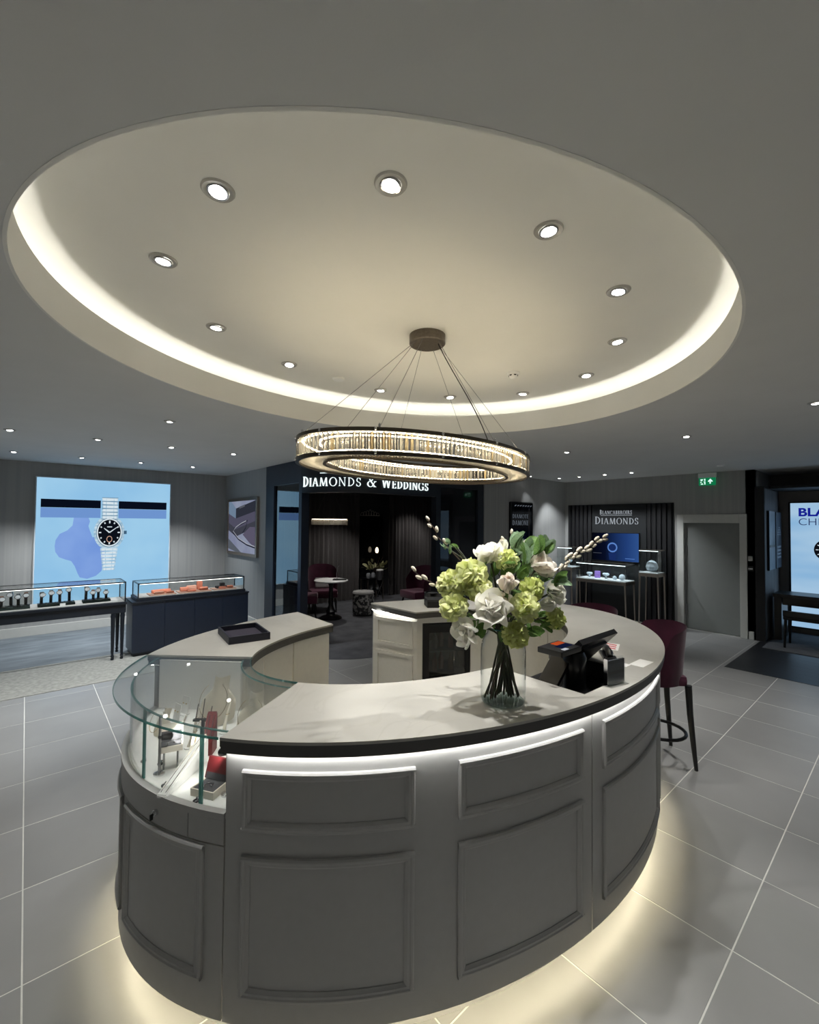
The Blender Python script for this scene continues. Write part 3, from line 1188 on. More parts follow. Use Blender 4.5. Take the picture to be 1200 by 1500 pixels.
for off, n in ((-.006, 168), (-WIDTH+.004, 132)):
    pts, L = even(chf, off, n)
    mes = [mesh_of('crystal_rod', bms(rod, L/n*.70, H_ROD), q) for q in (CRYS, CRYS_CLEAR, CRYS_AMBER)]
    for x, y, a in pts:
        r = link('crystal_rod', random.choice((mes[0], mes[0], mes[1], mes[1], mes[2])), ch)
        r.location = (x-HX, y-HY, .016)
        r.rotation_euler = (0, 0, a)
# underside: a close row of short crystal bars lying across the ring, too fine to tell apart
pts, L = even(chf, -WIDTH/2, 220)
bm = bm_new()
for x, y, a in pts:
    obox(bm, (x, y, HZ0+.010), (cos(a)*.0045, sin(a)*.0045, 0), (-sin(a)*(WIDTH/2-.018), cos(a)*(WIDTH/2-.018), 0), (0, 0, .0035))
o = ob('crystal_underside', bm, CRYS, ch)
o['kind'] = 'stuff'
o['label'] = 'close row of crystal bars under the ring'
# rim screws, suspension wires, feed cable and ceiling canopy
for k in range(14):
    x, y = chf(2*pi*(k+.3)/14, .006)
    for z in (HZ0+.005, HZ1-.003):
        ob('rim_screw', bms(ball, (x, y, z), .0085, seg=8, rings=5), CHROME, ch)
CNX, CNY = 1.96, 2.10
can = ob('canopy', bms(lathe, [(0, -.062), (.112, -.062), (.118, -.056), (.118, 0), (0, 0)], (CNX, CNY, ZU), 40), mat('brushed_bronze', S(112, 104, 95), .4, metal=.8, noise=.15, nscale=60), ch, 40)
for k, t in enumerate((20, 75, 118, 170, 215, 265, 318)):
    x, y = chf(R(t), -.01)
    a = atan2(y-CNY, x-CNX)
    ob('suspension_wire', bms(tube, [(CNX+.095*cos(a), CNY+.095*sin(a), ZU-.06), (x, y, HZ1+.004)], .0017, 6), STEEL, ch)
    ob('wire_grip', bms(lathe, [(.004, 0), (.006, .004), (.006, .018), (.003, .024), (0, .024)], (x, y, HZ1+.004), 10), CHROME, ch)
x, y = chf(R(262), -.02)
ob('feed_cable', bms(tube, bez((CNX+.04, CNY-.06, ZU-.06), (CNX+.06, CNY-.2, 2.75), (x-.03, y+.08, 2.55), (x, y, HZ1+.003), 14), .003, 6), BLACKM, ch)
# warm light sent up and down by the ring's strips

# ================================================================== VASE AND FLOWERS
ROSES = [
    ((1.359, 1.076, 1.522), 0.100),
    ((1.409, 1.047, 1.615), 0.066),
    ((1.449, 1.17, 1.724), 0.071),
    ((1.527, 1.156, 1.748), 0.043),
    ((1.322, 1.175, 1.423), 0.073),
    ((1.596, 1.017, 1.683), 0.076),
    ((1.656, 0.991, 1.569), 0.065),
    ((1.591, 0.995, 1.525), 0.047),
    ((1.425, 1.085, 1.536), 0.060),
    ((1.65, 1.129, 1.754), 0.036),
]
GREENS = [
    ((1.32, 1.256, 1.602), 0.064),
    ((1.364, 1.192, 1.641), 0.072),
    ((1.298, 1.222, 1.518), 0.060),
    ((1.45, 0.998, 1.531), 0.058),
    ((1.515, 1.008, 1.594), 0.051),
    ((1.424, 1.02, 1.426), 0.053),
    ((1.638, 0.98, 1.467), 0.045),
    ((1.49, 1.108, 1.701), 0.048),
    ((1.369, 1.16, 1.592), 0.055),
]
WILLOW = [
    ([(1.27, 1.352, 1.86), (1.285, 1.339, 1.84), (1.296, 1.329, 1.818), (1.301, 1.326, 1.795), (1.318, 1.31, 1.775)], (1.409, 1.231, 1.642)),
    ([(1.219, 1.37, 1.648), (1.239, 1.353, 1.629), (1.251, 1.342, 1.617), (1.268, 1.327, 1.609), (1.29, 1.308, 1.593)], (1.373, 1.236, 1.532)),
    ([(1.876, 0.88, 1.797), (1.849, 0.903, 1.785), (1.834, 0.916, 1.768), (1.821, 0.928, 1.75), (1.799, 0.947, 1.744), (1.788, 0.957, 1.723), (1.766, 0.976, 1.717), (1.748, 0.991, 1.694), (1.739, 0.999, 1.673)], (1.66, 1.067, 1.611)),
    ([(1.518, 1.164, 1.788), (1.531, 1.153, 1.768), (1.529, 1.154, 1.728)], (1.538, 1.146, 1.613)),
    ([(1.592, 1.166, 1.804), (1.601, 1.158, 1.754)], (1.608, 1.152, 1.607)),
]
LEAVES = [(1.513, 1.035, 1.721), (1.587, 1.12, 1.742), (1.594, 1.051, 1.725), (1.569, 1.009, 1.754), (1.638, 1.097, 1.756), (1.553, 1.107, 1.772), (1.604, 1.0, 1.747), (1.587, 1.162, 1.622), (1.454, 1.214, 1.655), (1.438, 1.164, 1.619), (1.503, 1.044, 1.653), (1.62, 1.091, 1.626), (1.398, 1.22, 1.433), (1.33, 1.215, 1.471), (1.557, 1.167, 1.449), (1.625, 1.045, 1.461), (1.604, 0.999, 1.443), (1.659, 1.1, 1.388), (1.497, 1.176, 1.656), (1.527, 1.087, 1.564), (1.386, 1.145, 1.435), (1.609, 1.101, 1.67), (1.621, 1.026, 1.619), (1.631, 0.955, 1.625), (1.656, 1.081, 1.494), (1.371, 1.265, 1.562), (1.468, 1.117, 1.414), (1.626, 1.129, 1.426), (1.338, 1.314, 1.754), (1.314, 1.271, 1.776), (1.286, 1.232, 1.743), (1.385, 1.295, 1.754), (1.419, 1.202, 1.462), (1.475, 1.09, 1.665), (1.707, 1.037, 1.494)]
VX, VY = 1.528, 1.155
vase = thing('vase', 'clear glass bottle vase holding the white and green bouquet', 'vase', (VX, VY, HT))
bm = bm_new()
lathe(bm, [(0, .003), (.082, .003), (.091, .012), (.093, .03), (.093, .215), (.089, .245), (.078, .272), (.068, .285), (.066, .30), (.069, .312)], seg=48)
ob('glass_wall', bm, GLASSV, vase, 50, world=False)
bm = bm_new()
lathe(bm, [(0, .006), (.084, .006), (.086, .013), (0, .013)], seg=48)
ob('thick_base', bm, pane('vase_base_glass', (.80, .86, .84, 1), 1.0, S(150, 165, 160), .12, 1.6), vase, 50, world=False)
bm = bm_new()
lathe(bm, [(.066, .309), (.072, .309), (.073, .313), (.066, .314), (.066, .309)], seg=48)
ob('lip', bm, EDGE, vase, 50, world=False)

def petal_mat(name, c, c2):
    m_ = mat(name, c, .6, col2=c2, nscale=20, spec=.2)
    n_ = m_.node_tree
    b_ = n_.nodes['Principled BSDF']
    o_ = [q for q in n_.nodes if q.type == 'OUTPUT_MATERIAL'][0]
    tl = n_.nodes.new('ShaderNodeBsdfTranslucent')
    x_ = n_.nodes.new('ShaderNodeMixShader')
    x_.inputs[0].default_value = .38
    n_.links.new(b_.inputs['Base Color'].links[0].from_socket, tl.inputs[0])
    n_.links.new(b_.outputs[0], x_.inputs[1])
    n_.links.new(tl.outputs[0], x_.inputs[2])
    n_.links.new(x_.outputs[0], o_.inputs[0])
    return m_


PETW = petal_mat('white_petal', S(248, 246, 236), S(252, 250, 244))
PETC = petal_mat('cream_petal', S(246, 236, 226), S(250, 244, 236))
PETG = petal_mat('pale_green_petal', S(222, 228, 150), S(242, 244, 206))
PETG2 = petal_mat('olive_green_petal', S(206, 216, 128), S(230, 234, 174))
LEAF = petal_mat('green_leaf', S(78, 112, 56), S(116, 146, 82))
LEAF2 = petal_mat('eucalyptus_leaf', S(106, 136, 104), S(146, 168, 134))
STEM = mat('dark_green_stem', S(58, 62, 38), .55, noise=.2, nscale=20)
TWIG = mat('brown_twig', S(64, 48, 36), .7, noise=.2, nscale=20)
FUZZ = mat('catkin_fuzz', S(216, 206, 188), .9, noise=.12, nscale=60, bump=.3, bscale=300)


def patch(bm_, f, nu, nv):
    g = [[bm_.verts.new(f(-1+2*i/nu, j/nv)) for i in range(nu+1)] for j in range(nv+1)]
    for j in range(nv):
        for i in range(nu):
            bm_.faces.new((g[j][i], g[j][i+1], g[j+1][i+1], g[j+1][i]))


def petal_bm(curl, wave=.03):
    bm_ = bm_new()
    def f(u, v):
        w = (.25+.75*sin(pi*min(1, .08+.62*v)))*(1 if v < .85 else 1-.25*((v-.85)/.15))
        x = .5*w*u
        y = .27*(1-u*u)*(.35+.65*sin(pi*.5*v))+curl*v*v*v+wave*sin(5*u+3*v)*v
        z = v*(1-.10*u*u)
        return (x, -y, z)
    patch(bm_, f, 6, 6)
    return bm_


PET_ME = {}
for key, m_ in (('w', PETW), ('c', PETC)):
    PET_ME[key] = [mesh_of('petal', petal_bm(c), m_, 60) for c in (-.12, .10, .42)]


def frame(n):
    n = Vector(n).normalized()
    a = Vector((0, 0, 1)) if abs(n.z) < .95 else Vector((1, 0, 0))
    x = a.cross(n).normalized()
    y = n.cross(x)
    return Matrix((x, y, n)).transposed().to_4x4()


BC = Vector((1.505, 1.15, 1.545))
NECK = Vector((VX, VY, HT+.235))


def stem_path(p, n):
    p = Vector(p)
    d = Vector((p.x-VX, p.y-VY, 0))
    L = min(1, d.length/.2)
    e = d.normalized()*-.078*max(.45, L) if d.length > .01 else Vector((.03, 0, 0))
    a_ = random.uniform(-.5, .5)
    e = Matrix.Rotation(a_, 3, 'Z') @ e
    foot = Vector((VX, VY, HT+.018))+e
    nk = NECK+Vector((random.uniform(-.018, .018), random.uniform(-.018, .018), 0))
    q = p-Vector(n).normalized()*.03
    up_ = bez(nk, nk+(nk-foot)*.35, q-Vector(n)*.06, q, 7)
    return [tuple(foot), tuple(foot.lerp(nk, .5))]+[tuple(v) for v in up_], foot


def rose(i, p, rad, key, layers, label, group):
    n = (Vector(p)-BC)
    n.z = n.z*.7+.05
    n = n.normalized()
    path, foot = stem_path(p, n)
    t = thing('rose', label, 'flower', tuple(foot), 0, group)
    ob('stem', bms(tube, path, .0042, 6), STEM, t, 60)
    M = Matrix.Translation(Vector(p)-n*rad*.35-foot) @ frame(n)
    for li, (cnt_, rr, tilt, hh, ww) in enumerate(layers):
        for k in range(cnt_):
            o_ = link('petal', PET_ME[key][min(2, max(0, li-(len(layers)-3)))], t)
            a_ = 2*pi*(k+.37*li)/cnt_+random.uniform(-.15, .15)
            m_ = M @ Matrix.Rotation(a_, 4, 'Z') @ Matrix.Translation((0, -rr*rad, 0)) @ Matrix.Rotation(R(tilt+random.uniform(-6, 6)), 4, 'X') @ Matrix.Rotation(R(20), 4, 'Z') @ Matrix.Diagonal((ww*rad, .6*rad, hh*rad, 1))
            o_.matrix_local = m_
    bm_ = bm_new()
    for k in range(5):
        b2 = bm_new()
        a_ = 2*pi*k/5
        v = [bm_.verts.new(M @ Matrix.Rotation(a_, 4, 'Z') @ Vector(q)) for q in ((-.12*rad, -.05*rad, -.02*rad), (.12*rad, -.05*rad, -.02*rad), (.06*rad, -.5*rad, .02*rad), (0, -.7*rad, .0), (-.06*rad, -.5*rad, .02*rad))]
        bm_.faces.new(v)
        b2.free()
    ob('sepals', bm_, LEAF, t, world=False)
    return t


FULL = [(3, .01, 10, .70, .38), (4, .05, 4, .80, .5), (5, .10, -10, .88, .68), (5, .14, -30, .95, .88), (6, .17, -58, 1.05, 1.05)]
OPEN_ = [(3, .03, -8, .7, .5), (5, .12, -38, .95, .95), (6, .14, -62, 1.1, 1.05)]
BUD = [(3, .02, 4, 1.15, .6), (4, .08, -6, 1.15, .9), (4, .14, -20, 1.05, 1.1)]
RINFO = [('w', FULL, 'large open white rose with tight inner whorl, biggest of the bouquet'), ('c', BUD, 'cream rosebud standing upright in the middle of the bouquet'), ('w', OPEN_, 'white rose opening upwards at the top of the bouquet'), ('w', BUD, 'small white rosebud beside the top rose of the bouquet'), ('w', OPEN_, 'white rose drooping over the fridge side of the glass vase'), ('c', OPEN_, 'blush white rose under the long willow branch'), ('w', FULL, 'white rose on the till side of the bouquet'), ('w', BUD, 'white rosebud tucked under the rose on the till side'), ('c', OPEN_, 'flat cream rose with spread petals below the rosebud'), ('w', BUD, 'tiny white rosebud among the eucalyptus leaves')]
for i, ((p, rad), (key, lay, lab)) in enumerate(zip(ROSES, RINFO)):
    rose(i, p, rad*1.12, key, lay, lab, 'flowers in the glass vase')


def ruffle(bm_, p, n, rad, cnt_):
    M = Matrix.Translation(p) @ frame(n)
    g = pi*(3-sqrt(5))
    for k in range(cnt_):
        zz = 1-1.75*(k+.5)/cnt_
        r_ = sqrt(max(0, 1-zz*zz))
        a_ = g*k
        d = Vector((r_*cos(a_), r_*sin(a_), zz))
        F = M @ Matrix.Translation(d*rad*random.uniform(.62, .72)) @ frame(d) @ Matrix.Rotation(random.uniform(0, 6.28), 4, 'Z') @ Matrix.Rotation(R(random.uniform(20, 50)), 4, 'X')
        s = rad*random.uniform(.42, .56)
        def f(u, v):
            w = .35+.65*sin(pi*(.1+.6*v))
            return F @ Vector((u*.55*s*w, -s*(.15*u*u+.1*sin(6*u)*v), v*s*.85*(1-.12*u*u+.06*cos(9*u))-.1*s))
        patch(bm_, f, 4, 3)


GLAB = ['lime green carnation behind the fridge-side edge of the bouquet', 'large yellow green carnation high on the fridge side', 'lime green carnation above the drooping white rose', 'pale green carnation in the front of the bouquet beside the largest rose', 'olive green carnation above the pale green one', 'olive green carnation hanging over the vase lip', 'small green carnation hanging on the till side', 'yellow green carnation below the top white rose', 'pale green carnation tucked beside the largest rose']
for i, ((p, rad), lab) in enumerate(zip(GREENS, GLAB)):
    n = (Vector(p)-BC)
    n.z = n.z*.8+.06
    n = n.normalized()
    path, foot = stem_path(p, n)
    t = thing('carnation', lab, 'flower', tuple(foot), 0, 'flowers in the glass vase')
    ob('stem', bms(tube, path, .004, 6), STEM, t, 60)
    bm = bm_new()
    ruffle(bm, Vector(p), n, rad*1.0, 110)
    ob('bloom', bm, PETG2 if i in (4, 5, 6) else PETG, t, 60)
    bm = bm_new()
    ball(bm, Vector(p), rad*.55, seg=10, rings=6)
    ob('flower_core', bm, PETG2, t, 60)

# eucalyptus and leafy sprigs: leaves gathered by nearest sprig
SPRIGS = [(1.56, 1.10, 1.75), (1.60, 1.06, 1.70), (1.42, 1.19, 1.62), (1.33, 1.25, 1.74), (1.62, 1.03, 1.45), (1.40, 1.18, 1.44), (1.53, 1.12, 1.60)]
SLAB = ['eucalyptus sprig rising at the top of the bouquet', 'eucalyptus sprig leaning to the till side at the top', 'leafy sprig between the yellow green carnations', 'pale seed-pod sprig under the arching willow twig', 'dark leafy sprig low on the till side', 'dark leafy sprig low on the fridge side', 'dark leafy sprig in the heart of the bouquet']
by = {i: [] for i in range(len(SPRIGS))}
for L in LEAVES:
    k = min(range(len(SPRIGS)), key=lambda i: (Vector(L)-Vector(SPRIGS[i])).length)
    by[k].append(L)


def leaf_bm():
    bm_ = bm_new()
    def f(u, v):
        w = sin(pi*min(1, .04+.92*v))**.7
        return (u*.5*w*.62, .06*u*u+.12*sin(pi*v), v)
    patch(bm_, f, 4, 6)
    return bm_


LME = [mesh_of('leaf', leaf_bm(), LEAF, 60), mesh_of('leaf', leaf_bm(), LEAF2, 60)]
for i, tip in enumerate(SPRIGS):
    n = (Vector(tip)-BC).normalized()
    path, foot = stem_path(tip, n)
    t = thing('leafy_sprig', SLAB[i], 'greenery', tuple(foot), 0, 'greenery in the glass vase')
    bm = bm_new()
    tube(bm, path, .003, 6)
    for L in by[i]:
        root = Vector(tip).lerp(BC, .35)
        tube(bm, [tuple(root), tuple(root.lerp(Vector(L), .5)+Vector((0, 0, .006))), L], .0018, 5)
    ob('stem', bm, STEM, t, 60)
    for L in by[i]:
        for q in range(3 if i < 2 else 2):
            d = (Vector(L)-BC)
            d = (d.normalized()+Vector((random.uniform(-.6, .6), random.uniform(-.6, .6), random.uniform(-.2, .8)))).normalized()
            s = random.uniform(.06, .095) if i != 3 else random.uniform(.03, .045)
            o_ = link('leaf', LME[0 if i in (4, 5, 6) else random.choice((0, 1, 1))], t)
            o_.matrix_local = Matrix.Translation(Vector(L)-foot-d*s*.4) @ frame(d) @ Matrix.Rotation(random.uniform(0, 6.28), 4, 'Z') @ Matrix.Rotation(R(random.uniform(5, 35)), 4, 'X') @ Matrix.Diagonal((s, s, s, 1))

WLAB = ['pussy willow branch arching high towards the salon curtain', 'pussy willow branch reaching out over the black boxes', 'long pussy willow branch pointing at the diamond screen', 'short pussy willow twig before the front rosebud', 'single budded twig at the top of the bouquet']
cat_me = mesh_of('catkin', bms(ball, (0, 0, 0), .0075, .0075, .0145, 10, 8), FUZZ, 60)
for i, (cats, base) in enumerate(WILLOW):
    tip = Vector(cats[0])
    n = (Vector(cats[0])-Vector(cats[-1])).normalized()
    path, foot = stem_path(base, (Vector(base)-BC).normalized())
    t = thing('willow_branch', WLAB[i], 'branch', tuple(foot), 0, 'greenery in the glass vase')
    pts = path+[tuple(c) for c in reversed(cats)]
    rr = [.003]*(len(path))+[.0022]*len(cats)
    ob('twig', bms(tube, pts, rr, 6), TWIG, t, 60)
    for k, c in enumerate(cats):
        a_ = Vector(cats[max(0, k-1)])
        b_ = Vector(cats[min(len(cats)-1, k+1)])
        d = (a_-b_).normalized()
        side = d.cross(Vector((.65, .75, 0))).normalized()*(.008 if k % 2 else -.008)
        for q in ((side,) if i != 2 else (side, -side*.9)):
            o_ = link('catkin', cat_me, t)
            s = random.uniform(.85, 1.15)
            o_.matrix_local = Matrix.Translation(Vector(c)+q-foot+(d*random.uniform(-.012, .012))) @ frame(d+q*25) @ Matrix.Diagonal((s, s, s, 1))

# ================================================================== THINGS ON THE COUNTER
# open navy tray
def tray(x, y, rz, w, d, h, m_, label):
    t = thing('jewellery_tray', label, 'tray', (x, y, HT), rz)
    bm_ = bm_new()
    box(bm_, -w, w, -d, d, 0, .006)
    for q in ((-w, w, -d, -d+.012), (-w, w, d-.012, d), (-w, -w+.012, -d+.012, d-.012), (w-.012, w, -d+.012, d-.012)):
        box(bm_, q[0], q[1], q[2], q[3], .006, h, .002)
    ob('tray_body', bm_, m_, t, world=False)
    ob('pad', bx(-w+.013, w-.013, -d+.013, d-.013, .006, .014, .003), mat('dark_plum_suede', S(44, 40, 54), .9, noise=.1, nscale=40), t, world=False)
    return t


tray(1.085, 2.89, R(-7), .125, .165, .045, mat('navy_leatherette', S(24, 26, 40), .5, bump=.05, bscale=300), 'open navy jewellery tray lying on the short worktop')
# two black boxes on the far worktop
t = thing('gift_box', 'low black box with a chamfered lid in front on the fridge counter', 'box', (2.80, 2.87, HT), R(-33))
ob('box_body', bx(-.085, .085, -.085, .085, 0, .055, .004), BLACKM, t, world=False)
bm = bm_new()
prism(bm, [(-.088, -.088), (.088, -.088), (.088, .088), (-.088, .088)], .056, .07)
for v in bm.verts:
    if v.co.z > .06:
        v.co.x *= .93
        v.co.y *= .93
ob('lid', bm, BLACKM, t, world=False)
t = thing('ring_dish', 'round black dish behind the low black box', 'dish', (2.97, 3.07, HT))
ob('dish', bms(lathe, [(0, 0), (.07, 0), (.085, .02), (.088, .085), (.08, .085), (.075, .03), (0, .02)], (2.97, 3.07, HT), 32), BLACK, t, 40)
ob('cushion', bms(lathe, [(0, .022), (.074, .03), (.07, .07), (.05, .08), (0, .083)], (2.97, 3.07, HT), 24), BLACKM, t, 50)

# till in the sunken well
till = thing('till', 'black till terminal with tilted screen and customer display', 'till', (2.06, 1.13, 1.02))
bm = bm_new()
lathe(bm, [(0, 0), (.085, 0), (.085, .012), (.07, .02), (.062, .04), (.060, .12), (.066, .17), (.05, .2), (0, .205)], (2.07, 1.13, 1.02), 28, 1.05, .8)
ob('stand', bm, BLACK, till, 40)
# operator screen leaning back
cx_, sl = 2.235, Vector((0, -.68, .733))
nrm = Vector((0, .733, .68))
c0 = Vector((cx_, 1.18, 1.175))
scr = ob('screen', bms(obox, c0, (.19, 0, 0), sl*.14, nrm*.014), BLACK, till)
ob('screen_panel', bms(obox, c0+nrm*.0145, (.178, 0, 0), sl*.128, nrm*.0008), emis('dim_till_screen', S(40, 44, 50), .5), scr)
ob('back_cover', bms(obox, c0-nrm*.02, (.12, 0, 0), sl*.09, nrm*.008), mat('charcoal_plastic', S(52, 52, 55), .4, noise=.05), scr)
# customer display
cd = ob('customer_display', bx(1.875, 2.055, 1.085, 1.215, 1.235, 1.262, .004), BLACK, till)
for x0, x1, y0, y1, c in ((1.965, 2.04, 1.165, 1.20, S(226, 96, 48)), (1.935, 2.035, 1.12, 1.16, S(24, 32, 66)), (1.915, 1.955, 1.095, 1.115, S(235, 238, 245))):
    ob('display_graphic', bx(x0, x1, y0, y1, 1.262, 1.2632), emis('graphic_%d' % int(c[0]*1000), c, .55), cd)
ob('strut', bms(obox, (1.985, 1.185, 1.135), (.075, -.012, .085), (.012, .055, 0), (-.007, 0, .006)), BLACK, till)
# keyboard lying in the well
kb = thing('keyboard', 'flat dark keyboard lying in the sunken well', 'keyboard', (1.965, 1.325, 1.02))
ob('key_bed', bx(1.885, 2.06, 1.22, 1.425, 1.02, 1.032, .003), mat('grey_plastic', S(60, 61, 64), .4, noise=.05), kb)
for i in range(4):
    ob('key_row', bx(1.892+.042*i, 1.928+.042*i, 1.228, 1.418, 1.032, 1.037, .002), BLACK, kb)
# handset / stapler, card stand, papers
t = thing('desk_phone', 'small black handset lying on the worktop beyond the till', 'phone', (2.50, 1.165, HT), R(35))
bm = bm_new()
tube(bm, [(-.075, 0, .022), (-.05, 0, .038), (0, 0, .044), (.05, 0, .038), (.075, 0, .022)], [.016, .02, .015, .02, .017], 12)
ob('handset', bm, BLACK, t, 50, world=False)
ob('cradle', bx(-.08, .08, -.035, .035, 0, .018, .006), BLACK, t, world=False)
ob('key_pad', bx(-.03, .03, -.03, -.004, .018, .0195), WHITE, t, world=False)
t = thing('card_stand', 'clear acrylic stand holding a dark card near the worktop edge', 'stand', (2.10, .945, HT), R(-13))
ob('acrylic_foot', bx(-.065, .065, -.03, .03, 0, .004), GLASS, t, world=False)
ob('acrylic_back', bx(-.065, .065, .004, .008, .004, .125), GLASS, t, world=False)
ob('acrylic_front', bx(-.065, .065, -.010, -.007, .004, .118), GLASS, t, world=False)
ob('card', bx(-.06, .06, -.006, .003, .006, .116), mat('dark_striped_card', S(40, 42, 46), .25, col2=S(88, 92, 98), nscale=5, stretch=(.1, .1, 5)), t, world=False)
ob('edge_strip', bx(-.0655, -.0645, -.011, .009, .004, .125), CHROME, t, world=False)
PAPER = mat('white_paper', S(240, 240, 238), .8, noise=.01)
REDP = mat('red_print', S(196, 60, 74), .7, noise=.05)
t = thing('leaflet', 'white leaflet with red stripes leaning behind the till', 'leaflet', (2.72, 1.27, HT), R(20))
ob('sheet', bx(-.08, .08, -.065, .065, 0, .0015), PAPER, t, world=False)
for k in range(3):
    ob('red_stripe', bms(prism, [(-.06+.045*k, -.05), (-.04+.045*k, -.05), (-.015+.045*k, .045), (-.035+.045*k, .045)], .0015, .002), REDP, t, world=False)
solo('paper_note', bx(2.46, 2.60, .96, 1.03, HT, HT+.0012), PAPER, 'white paper slip lying near the worktop edge by the bar stool', 'paper', None, (2.53, .99, HT))
solo('paper_note', bx(2.40, 2.455, 1.02, 1.11, HT, HT+.001), PAPER, 'small white slip between the card stand and the handset', 'paper', None, (2.43, 1.06, HT))

# ================================================================== JEWELLERY IN THE GLASS DISPLAY
ZS = .815
CREAM = mat('cream_leatherette', S(232, 226, 212), .6, noise=.03, nscale=30, bump=.02, bscale=300)
GREYV = mat('grey_velvet', S(74, 74, 78), .85, noise=.1, nscale=40)
REDL = mat('red_leatherette', S(98, 26, 30), .5, noise=.06, nscale=30)
GOLD = mat('pale_gold', S(220, 190, 130), .2, metal=1, noise=.02)


def light_post(x, y, h, heads, label):
    t_ = thing('spotlight_post', label, 'spotlight', (x, y, ZS))
    ob('base', bms(lathe, [(0, 0), (.022, 0), (.022, .006), (.008, .012), (0, .012)], (x, y, ZS), 20), CHROME, t_, 40)
    ob('post', bms(tube, [(x, y, ZS+.01), (x, y, ZS+h)], .0055, 10), STEEL, t_, 60)
    for z, az, tl in heads:
        c = Vector((x, y, ZS+z))
        d = Vector((cos(az)*cos(tl), sin(az)*cos(tl), sin(tl)))
        hd = ob('lamp_head', bms(tube, [c+d*.006, c+d*.012, c+d*.046, c+d*.05], [.008, .013, .015, .015], 14), BLACK if len(heads) == 1 else CHROME, t_, 40)
        bm_ = bm_new()
        tube(bm_, [c+d*.0502, c+d*.0507], .0125, 14)
        ob('lamp_lens', bm_, LENS, hd)
        ob('knuckle', bms(ball, c, .008, seg=10, rings=6), BLACK, t_)
        spot('case_light', c+d*.056, c+d*.5, 1.05, 110, .7, (1, .97, .9), .012)
    return t_


light_post(.435, 2.05, .235, [(.15, R(25), R(-18))], 'slim display spotlight post near the rounded glass end')
light_post(.60, 1.735, .22, [(.16, R(100), R(-20))], 'slim display spotlight post beside the solid counter end')
light_post(.70, 2.80, .25, [(.215, R(-60), R(-30)), (.17, R(-40), R(-35))], 'chrome twin spotlight post at the white back lining')


def bust(x, y, rz, s, label):
    t_ = thing('necklace_bust', label, 'display stand', (x, y, ZS), rz)
    bm_ = bm_new()
    def f(u, v):
        k_ = min(1, max(0, (v-.45)/.3))
        k_ = k_*k_*(3-2*k_)
        w = (.085-.012*v)*(1-k_)+.036*k_
        w = w*(1 if v > .12 else .6+.4*sqrt(v/.12))
        yy = -.02+.09*v+.035*u*u
        return (u*w*s, yy*s, (.005+.19*v)*s)
    patch(bm_, f, 10, 10)
    bmesh.ops.solidify(bm_, geom=bm_.faces[:], thickness=.018*s)
    ob('bust_front', bm_, CREAM, t_, 50, world=False)
    bm_ = bm_new()
    prism(bm_, [(-.03*s, .0), (.03*s, .0), (.02*s, .11*s), (-.02*s, .11*s)], 0, .008)
    ob('foot', bm_, CREAM, t_, world=False)
    ob('back_prop', bms(obox, (0, .085*s, .08*s), (.02*s, 0, 0), (0, .006, -.004), (0, -.02*s, .085*s)), CREAM, t_, world=False)
    pts_ = [(.062*s*sin(a_), (-.045+.06*(1-cos(a_))/2)*s, (.19-.145*(1+cos(a_))/2)*s) for a_ in [R(-150+300*k/16) for k in range(17)]]
    ob('necklace', bms(tube, pts_, .0012, 5), GOLD, t_, world=False)
    return t_


bust(.745, 2.36, R(-38), 1.1, 'tall cream necklace bust against the white back lining')
bust(.84, 2.12, R(-38), .95, 'cream necklace bust beside the inner curved glass')
bust(.50, 2.42, R(-70), .6, 'small white necklace bust near the rounded glass end')


def finger(x, y, h, rz, lean, label):
    t_ = thing('ring_finger', label, 'display stand', (x, y, ZS), rz)
    ob('foot', bms(lathe, [(0, 0), (.02, 0), (.02, .006), (0, .008)], seg=16), WHITE, t_, 40, world=False)
    ob('finger', bms(tube, [(0, 0, .004), (lean*.35, 0, h*.5), (lean, 0, h)], [.009, .007, .004], 10), CREAM, t_, 60, world=False)
    bm_ = bm_new()
    lathe(bm_, [(.0075, -.0015), (.0095, 0), (.0075, .0015), (.006, 0), (.0075, -.0015)], seg=16)
    bm_.transform(Matrix.Translation((lean*.55, 0, h*.62)))
    ob('ring', bm_, GOLD, t_, 60, world=False)
    return t_


FL = ['leaning white ring finger by the spotlight post', 'shorter leaning white ring finger', 'white ring finger behind the grey holder', 'white ring finger close to the tall bust', 'white ring finger next to the red stand']
for (x, y, h, rz, le), lab in zip(((.535, 2.24, .145, R(-35), .05), (.585, 2.20, .12, R(-35), .05), (.635, 2.30, .14, R(-40), .02), (.755, 2.245, .15, R(-40), .03), (.66, 2.16, .13, R(-40), .03)), FL):
    finger(x, y, h, rz, le, lab)
# dark bracelet holder with thin pins
t = thing('earring_stand', 'dark earring stand with thin upright pins', 'display stand', (.655, 2.235, ZS), R(-40))
ob('bar', bx(-.045, .045, -.008, .008, .09, .10), BLACKM, t, world=False)
for x_, h in ((-.035, .17), (-.005, .195), (.03, .16)):
    ob('pin', bms(tube, [(x_, 0, .10), (x_+.012, 0, h)], .0022, 6), BLACKM, t, world=False)
ob('leg', bx(-.006, .006, -.006, .006, 0, .09), BLACKM, t, world=False)
ob('foot', bx(-.03, .03, -.02, .02, 0, .004), BLACKM, t, world=False)


